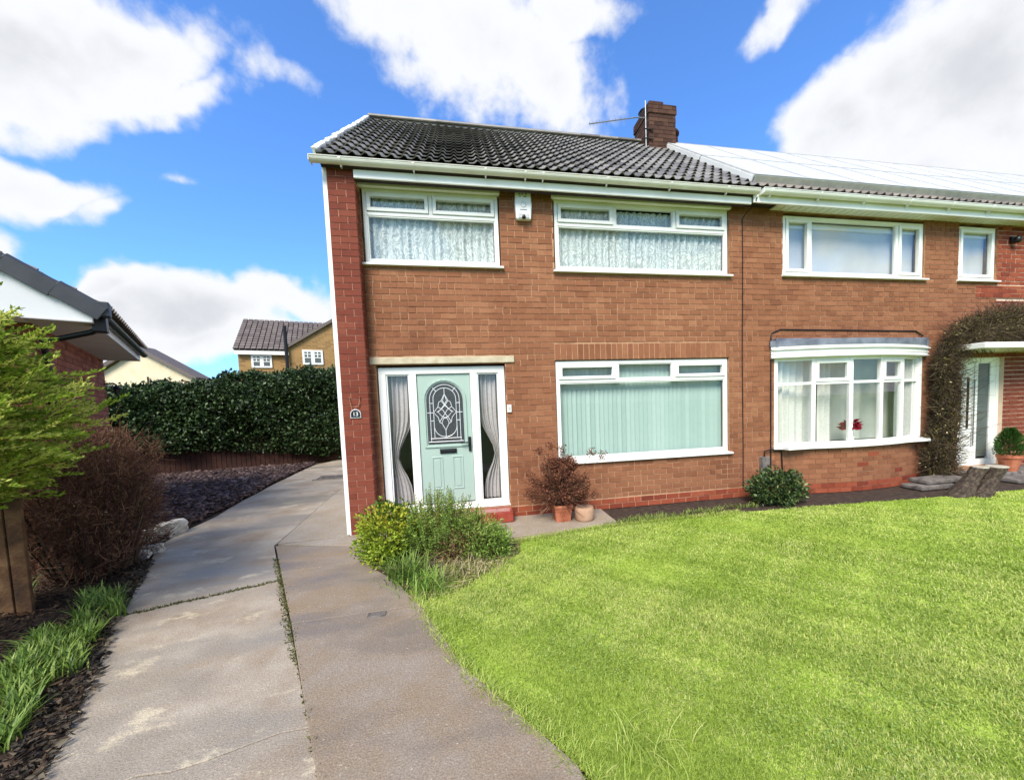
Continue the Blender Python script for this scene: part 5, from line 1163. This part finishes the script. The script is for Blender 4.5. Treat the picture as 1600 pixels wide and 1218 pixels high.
# ---- hydrangea in pots
PT1 = thing('terracotta_pot', 'square terracotta pot holding the dead hydrangea by the wall', 'plant pot', (1.22, 5.52, 0)); MB().lathe([(.105, 0), (.13, .2), (.142, .21), (.142, .25), (.12, .25), (.11, .2)], (1.26, 5.55, .01), 4, square=True).build('pot_body', TERRA, PT1, bevel=.008)
PT2 = thing('clay_pot', 'round pale clay pot beside the hydrangea pot', 'plant pot', (1.6, 5.5, 0)); MB().lathe([(.12, 0), (.14, .04), (.145, .15), (.132, .2), (.12, .21), (.1, .18)], (1.58, 5.46, .005), 22).build('pot_body', CERAM, PT2, smooth=True)
HY_ = thing('dead_hydrangea', 'dead brown hydrangea with dried flower heads against the brick wall', 'shrub', (1.24, 5.55, .3)); heads = []
for i in range(105):
    th = random.random()*6.28; el = random.uniform(-.25, 1.45); r = random.uniform(.5, 1); heads.append(np.array([1.27+.52*r*math.cos(th)*math.cos(el), 5.52+.28*r*math.sin(th)*math.cos(el), .40+.58*r*math.sin(el)]))
heads += [np.array(p) for p in ((.86, 5.5, .62), (.94, 5.5, 1.06), (1.13, 5.5, 1.13), (1.26, 5.45, 1.08), (1.72, 5.45, 1.0), (1.88, 5.45, .95), (.8, 5.5, .72))]; heads = np.array(heads)
twigs('stem', np.array([1.24, 5.55, .28])+rng.normal(0, .05, (len(heads), 3))*[1, 1, .2], heads, .007, .004, TWIG, HY_)
n = len(heads)*75; P_ = np.repeat(heads, 75, 0)+rand_dir(n)*(rng.random(n)**.5)[:, None]*.085; leaves('flower_head', P_, rand_dir(n), rng.uniform(.018, .034, n), rng.uniform(.014, .026, n), L_HYDR, HY_)
n = 420; d = rand_dir(n); P_ = np.array([1.2, 5.5, .5])+d*np.array([.42, .25, .35])*rng.random((n, 1)); twigs('twig', P_, P_+unit(d+[0, 0, .5])*.2, .004, .002, TWIG, HY_)
# ---- shrub by the cable
bushy('evergreen_shrub', 'small dark evergreen shrub at the wall below the black cable', (4.82, 5.45, .22), (.46, .30, .30), 3600, L_DARK, .055, .032)
# ---- climber on the adjoining house
CLM = thing('climbing_plant', 'tangled bare climber trained up the wall and over the white door canopy', 'climber', (8.3, 5.75, 0))
cpath = [(8.62, 5.78, 0), (8.58, 5.75, .7), (8.70, 5.74, 1.5), (8.60, 5.72, 2.2), (8.85, 5.66, 2.68), (9.6, 5.62, 2.86), (11.2, 5.62, 2.92)]
for k in range(7):
    MB().tube([(x+random.uniform(-.12, .12), y+random.uniform(-.05, .05), max(0, z+random.uniform(-.08, .08)) if z else 0) for x, y, z in cpath], [.03, .028, .026, .022, .02, .015, .01], 6).build('stem', BARK, CLM, smooth=True)
cp_ = np.array(cpath); cl_s = np.r_[0, np.cumsum(np.linalg.norm(np.diff(cp_, axis=0), axis=1))]; n = 11000; uu = rng.random(n)*cl_s[-1]; cen = np.stack([np.interp(uu, cl_s, cp_[:, i]) for i in range(3)], 1)
rad = np.interp(uu, [0, .5, 1.6, 2.4, 3.0, 4.0, 6.0], [.34, .27, .22, .24, .33, .31, .31])*(1+.3*fbm(uu*3.1, uu*1.7)); d = rand_dir(n); P_ = cen+d*(rad*rng.random(n)**.4)[:, None]*np.array([1.0, .75, 1.05]); P_[:, 1] = np.minimum(P_[:, 1], YW-.02); P_[:, 2] = np.abs(P_[:, 2])
twigs('twig', P_, P_+unit(d+rng.normal(size=(n, 3))*.8+[.2, -.1, 0])*rng.uniform(.07, .24, n)[:, None], .0045, .002, TWIG_D, CLM)
n = 10500; uu = rng.random(n)*cl_s[-1]; cen = np.stack([np.interp(uu, cl_s, cp_[:, i]) for i in range(3)], 1); rad = np.interp(uu, [0, .5, 1.6, 2.4, 3.0, 4.0, 6.0], [.34, .27, .22, .24, .33, .31, .31])*(1+.3*fbm(uu*3.1, uu*1.7)); d = rand_dir(n); P_ = cen+d*(rad*rng.random(n)**.35)[:, None]*np.array([1.0, .7, 1.05]); P_[:, 1] = np.minimum(P_[:, 1], YW-.03); P_[:, 2] = np.abs(P_[:, 2])
leaves('foliage', P_, rand_dir(n)-[0, 0, .3], rng.uniform(.03, .06, n), rng.uniform(.015, .03, n), L_CLIMB, CLM)
n = 300; k_ = rng.integers(0, len(P_), n); tag(leaves('pale_leaf', P_[k_]+d[k_]*.04, rand_dir(n), rng.uniform(.03, .055, n), rng.uniform(.02, .035, n), L_PALE, CLM), kind='stuff')
n = 420; uu = rng.random(n)*cl_s[-1]; cen = np.stack([np.interp(uu, cl_s, cp_[:, i]) for i in range(3)], 1); d = rand_dir(n); d[:, 1] = -np.abs(d[:, 1])*.6; P_ = cen+d*.3; P_[:, 2] = np.abs(P_[:, 2]); tag(twigs('shoot', P_, P_+unit(d+rng.normal(size=(n, 3))*.5+[0, 0, .2])*rng.uniform(.12, .4, n)[:, None], .004, .0015, TWIG_D, CLM), kind='stuff')
n = 90; P_ = np.c_[rng.uniform(8.75, 9.15, n), rng.uniform(5.5, 5.8, n), rng.uniform(.5, 2.2, n)]; tag(twigs('shoot', P_, P_+np.c_[rng.uniform(.15, .5, n), rng.uniform(-.15, .05, n), rng.uniform(-.1, .25, n)], .004, .0015, TWIG_D, CLM), kind='stuff')
# edging slabs under the climber
for i, (x_, y_, z_, w_, d_, nm) in enumerate(((7.55, 5.3, .0, .75, .35, 'lowest long grey slab edging the climber bed'), (7.75, 5.36, .085, .9, .32, 'upper grey slab stacked at the climber bed'), (8.55, 5.28, 0, .6, .4, 'short grey slab beside the tree stump'), (9.55, 5.2, 0, .9, .4, 'broad stone slab below the white door'))):
    tag(MB().box(x_, x_+w_, y_, y_+d_, z_+.002, z_+.08).build('edging_slab', SLABST, bevel=.02), nm, 'slab')
# stump
SG = thing('tree_stump', 'forked tree stump with two pale cut tops at the lawn edge', 'tree stump', (8.0, 4.9, 0))
def trunk(pts, rs, nm):
    mb = MB(); sg = 20; vs = []; P_ = [np.array(p) for p in pts]; k = 9; ph = random.random()*6
    for i in range(k):
        t = i/(k-1)*(len(P_)-1); i0 = min(int(t), len(P_)-2); f = t-i0; c = P_[i0]*(1-f)+P_[i0+1]*f; r = rs[i0]*(1-f)+rs[i0+1]*f
        for j in range(sg):
            a = 2*math.pi*j/sg; q_ = r*(1+.13*math.sin(a*3+ph)+.09*math.sin(a*7+i*.9)+random.uniform(-.06, .06)); vs.append((c[0]+q_*math.cos(a), c[1]+q_*math.sin(a), c[2]))
    mb.add(vs, [(i*sg+j, i*sg+(j+1) % sg, (i+1)*sg+(j+1) % sg, (i+1)*sg+j) for i in range(k-1) for j in range(sg)]+[tuple(range((k-1)*sg, k*sg))]); mb.build(nm, BARK, SG)
t1, t2 = PL(1531, 730, 4.9), PL(1557, 729, 4.85)
trunk([(7.72, 4.95, -.05), (7.86, 4.93, .12), (8.0, 4.91, .28), (t1[0], 4.9, t1[2])], [.17, .13, .10, .105], 'trunk'); trunk([(8.05, 4.9, -.05), (8.2, 4.88, .12), (8.33, 4.87, .28), (t2[0], 4.85, t2[2])], [.20, .155, .13, .14], 'trunk')
for t_, r in ((t1, .102), (t2, .137)): MB().lathe([(r, 0), (r*1.02, .012), (r*.98, .022)], (t_[0]+.005, t_[1], t_[2]-.004), 16).build('cut_face', CUTWOOD, SG)
# potted conifer
pc_ = PL(1577, 716, 5.62); PCN = thing('terracotta_pot', 'terracotta pot with a small green conifer beside the white door', 'plant pot', (float(pc_[0]), 5.62, .14)); px_ = float(pc_[0])
MB().lathe([(.11, 0), (.16, .24), (.18, .25), (.18, .30), (.15, .30)], (px_, 5.62, .142), 20).build('pot_body', TERRA, PCN, smooth=False)
DC = thing('dwarf_conifer', 'small bushy green dwarf conifer growing in the terracotta pot', 'conifer', (px_, 5.62, .42)); n = 3600; tz = rng.random(n)**.8; th = rng.random(n)*6.28; R_ = .22*np.sqrt(np.clip(np.sin(np.pi*(tz*.80+.16)), 0, 1))*(1.1-.6*tz)*(1+.2*np.sin(th*4+tz*9))*rng.random(n)**.35
P_ = np.c_[px_+R_*np.cos(th), 5.62+R_*np.sin(th), .42+.52*tz]; leaves('foliage', P_, np.c_[np.cos(th), np.sin(th), 1+0*th]+rng.normal(size=(n, 3))*.3, rng.uniform(.03, .06, n), .014, L_POT, DC); MB().tube([(px_, 5.62, .4), (px_, 5.62, .85)], .015, 6).build('trunk', BARK, DC)
# weeds in the strip by the wall
q = scatter([(1.7, 5.15), (4.3, 5.2), (4.4, 5.45), (3.2, 5.4), (1.9, 5.35)], 1500); q = q[fbm(q[:, 0]*1.5, q[:, 1]*4) > -.1]; tag(blades('strip_weeds', np.c_[q, 0*q[:, 0]], rng.uniform(.03, .09, len(q)), .007, rng.uniform(.4, 1.3, len(q)), L_OLIVE, seg=3), 'pale weedy grass growing on the soil under the downstairs window', 'weeds', kind='stuff')
# ---- lawn
def lawn(n):
    lo, hi = np.array([-.7, .25]), np.array([12.4, 5.25]); out = []; c_ = 0
    while c_ < n:
        q = lo+(hi-lo)*rng.random((400000, 2)); d2 = q[:, 0]**2+q[:, 1]**2+CAMH**2; rel = (q[:, 0]*RB[2][0]+q[:, 1]*RB[2][1]); side = (q[:, 0]*RB[0][0]+q[:, 1]*RB[0][1])
        keep = (rng.random(len(q)) < np.clip(5.5/d2, 0, 1)) & in_poly(q[:, 0], q[:, 1], LAWN_P) & (rel > .8) & (side < rel*1.45+.5); q = q[keep]; out.append(q); c_ += len(q)
    return np.concatenate(out)[:n]
q = lawn(420000); n = len(q); dist = np.sqrt(q[:, 0]**2+q[:, 1]**2+CAMH**2); pat = fbm(q[:, 0]*1.1, q[:, 1]*1.5); pat2 = fbm(q[:, 0]*3.1+5, q[:, 1]*3.7)
big = fbm(q[:, 0]*.55+2, q[:, 1]*.8+1); mow = fbm(q[:, 0]*7+3, q[:, 1]*8); H_ = np.clip(.022+.010*pat+.007*pat2+.005*mow, .008, .055)*rng.uniform(.6, 1.5, n); W_ = .0035*np.clip(dist/2.4, .8, 2.6)*rng.uniform(.7, 1.3, n)
Rr = np.clip(.46+.22*pat2-.18*pat-.30*big+.12*mow+.62*(rng.random(n)-.5), 0.0, .985)
tag(blades('lawn_grass', np.c_[q, np.full(n, -.012)], H_, W_, rng.uniform(.3, 1.5, n), L_GRASS, seg=2, R=Rr), 'short bright green lawn grass in front of the two houses', 'grass', kind='stuff')
eg = []
ep = np.array(LAWN_P[1:13]); es = np.r_[0, np.cumsum(np.linalg.norm(np.diff(ep, axis=0), axis=1))]; uu = rng.random(7000)*es[-1]; q = np.stack([np.interp(uu, es, ep[:, 0]), np.interp(uu, es, ep[:, 1])], 1)+rng.normal(0, .03, (7000, 2))
tag(blades('lawn_edge_grass', np.c_[q, np.full(7000, -.012)], rng.uniform(.03, .07, 7000), .005, rng.uniform(.4, 1.6, 7000), L_GRASS, seg=3), 'longer grass along the ragged edge of the lawn', 'grass', kind='stuff')
n = 16000; q = lawn(n); ok = fbm(q[:, 0]*1.3+1, q[:, 1]*1.6)+.35*fbm(q[:, 0]*5, q[:, 1]*5) > .25; q = q[ok]; n = len(q)
tag(leaves('lawn_clover', np.c_[q, rng.uniform(.005, .025, n)], np.c_[rng.normal(size=(n, 2)), rng.uniform(-.1, .3, n)], rng.uniform(.010, .02, n), rng.uniform(.008, .016, n), leafmat('clover_leaf', [lin(112, 140, 56), lin(140, 164, 76), lin(170, 186, 104)], .3, .6), up=np.tile([0, 0, 1.0], (n, 1))), 'small broad weed leaves scattered through the lawn', 'weeds', kind='stuff')
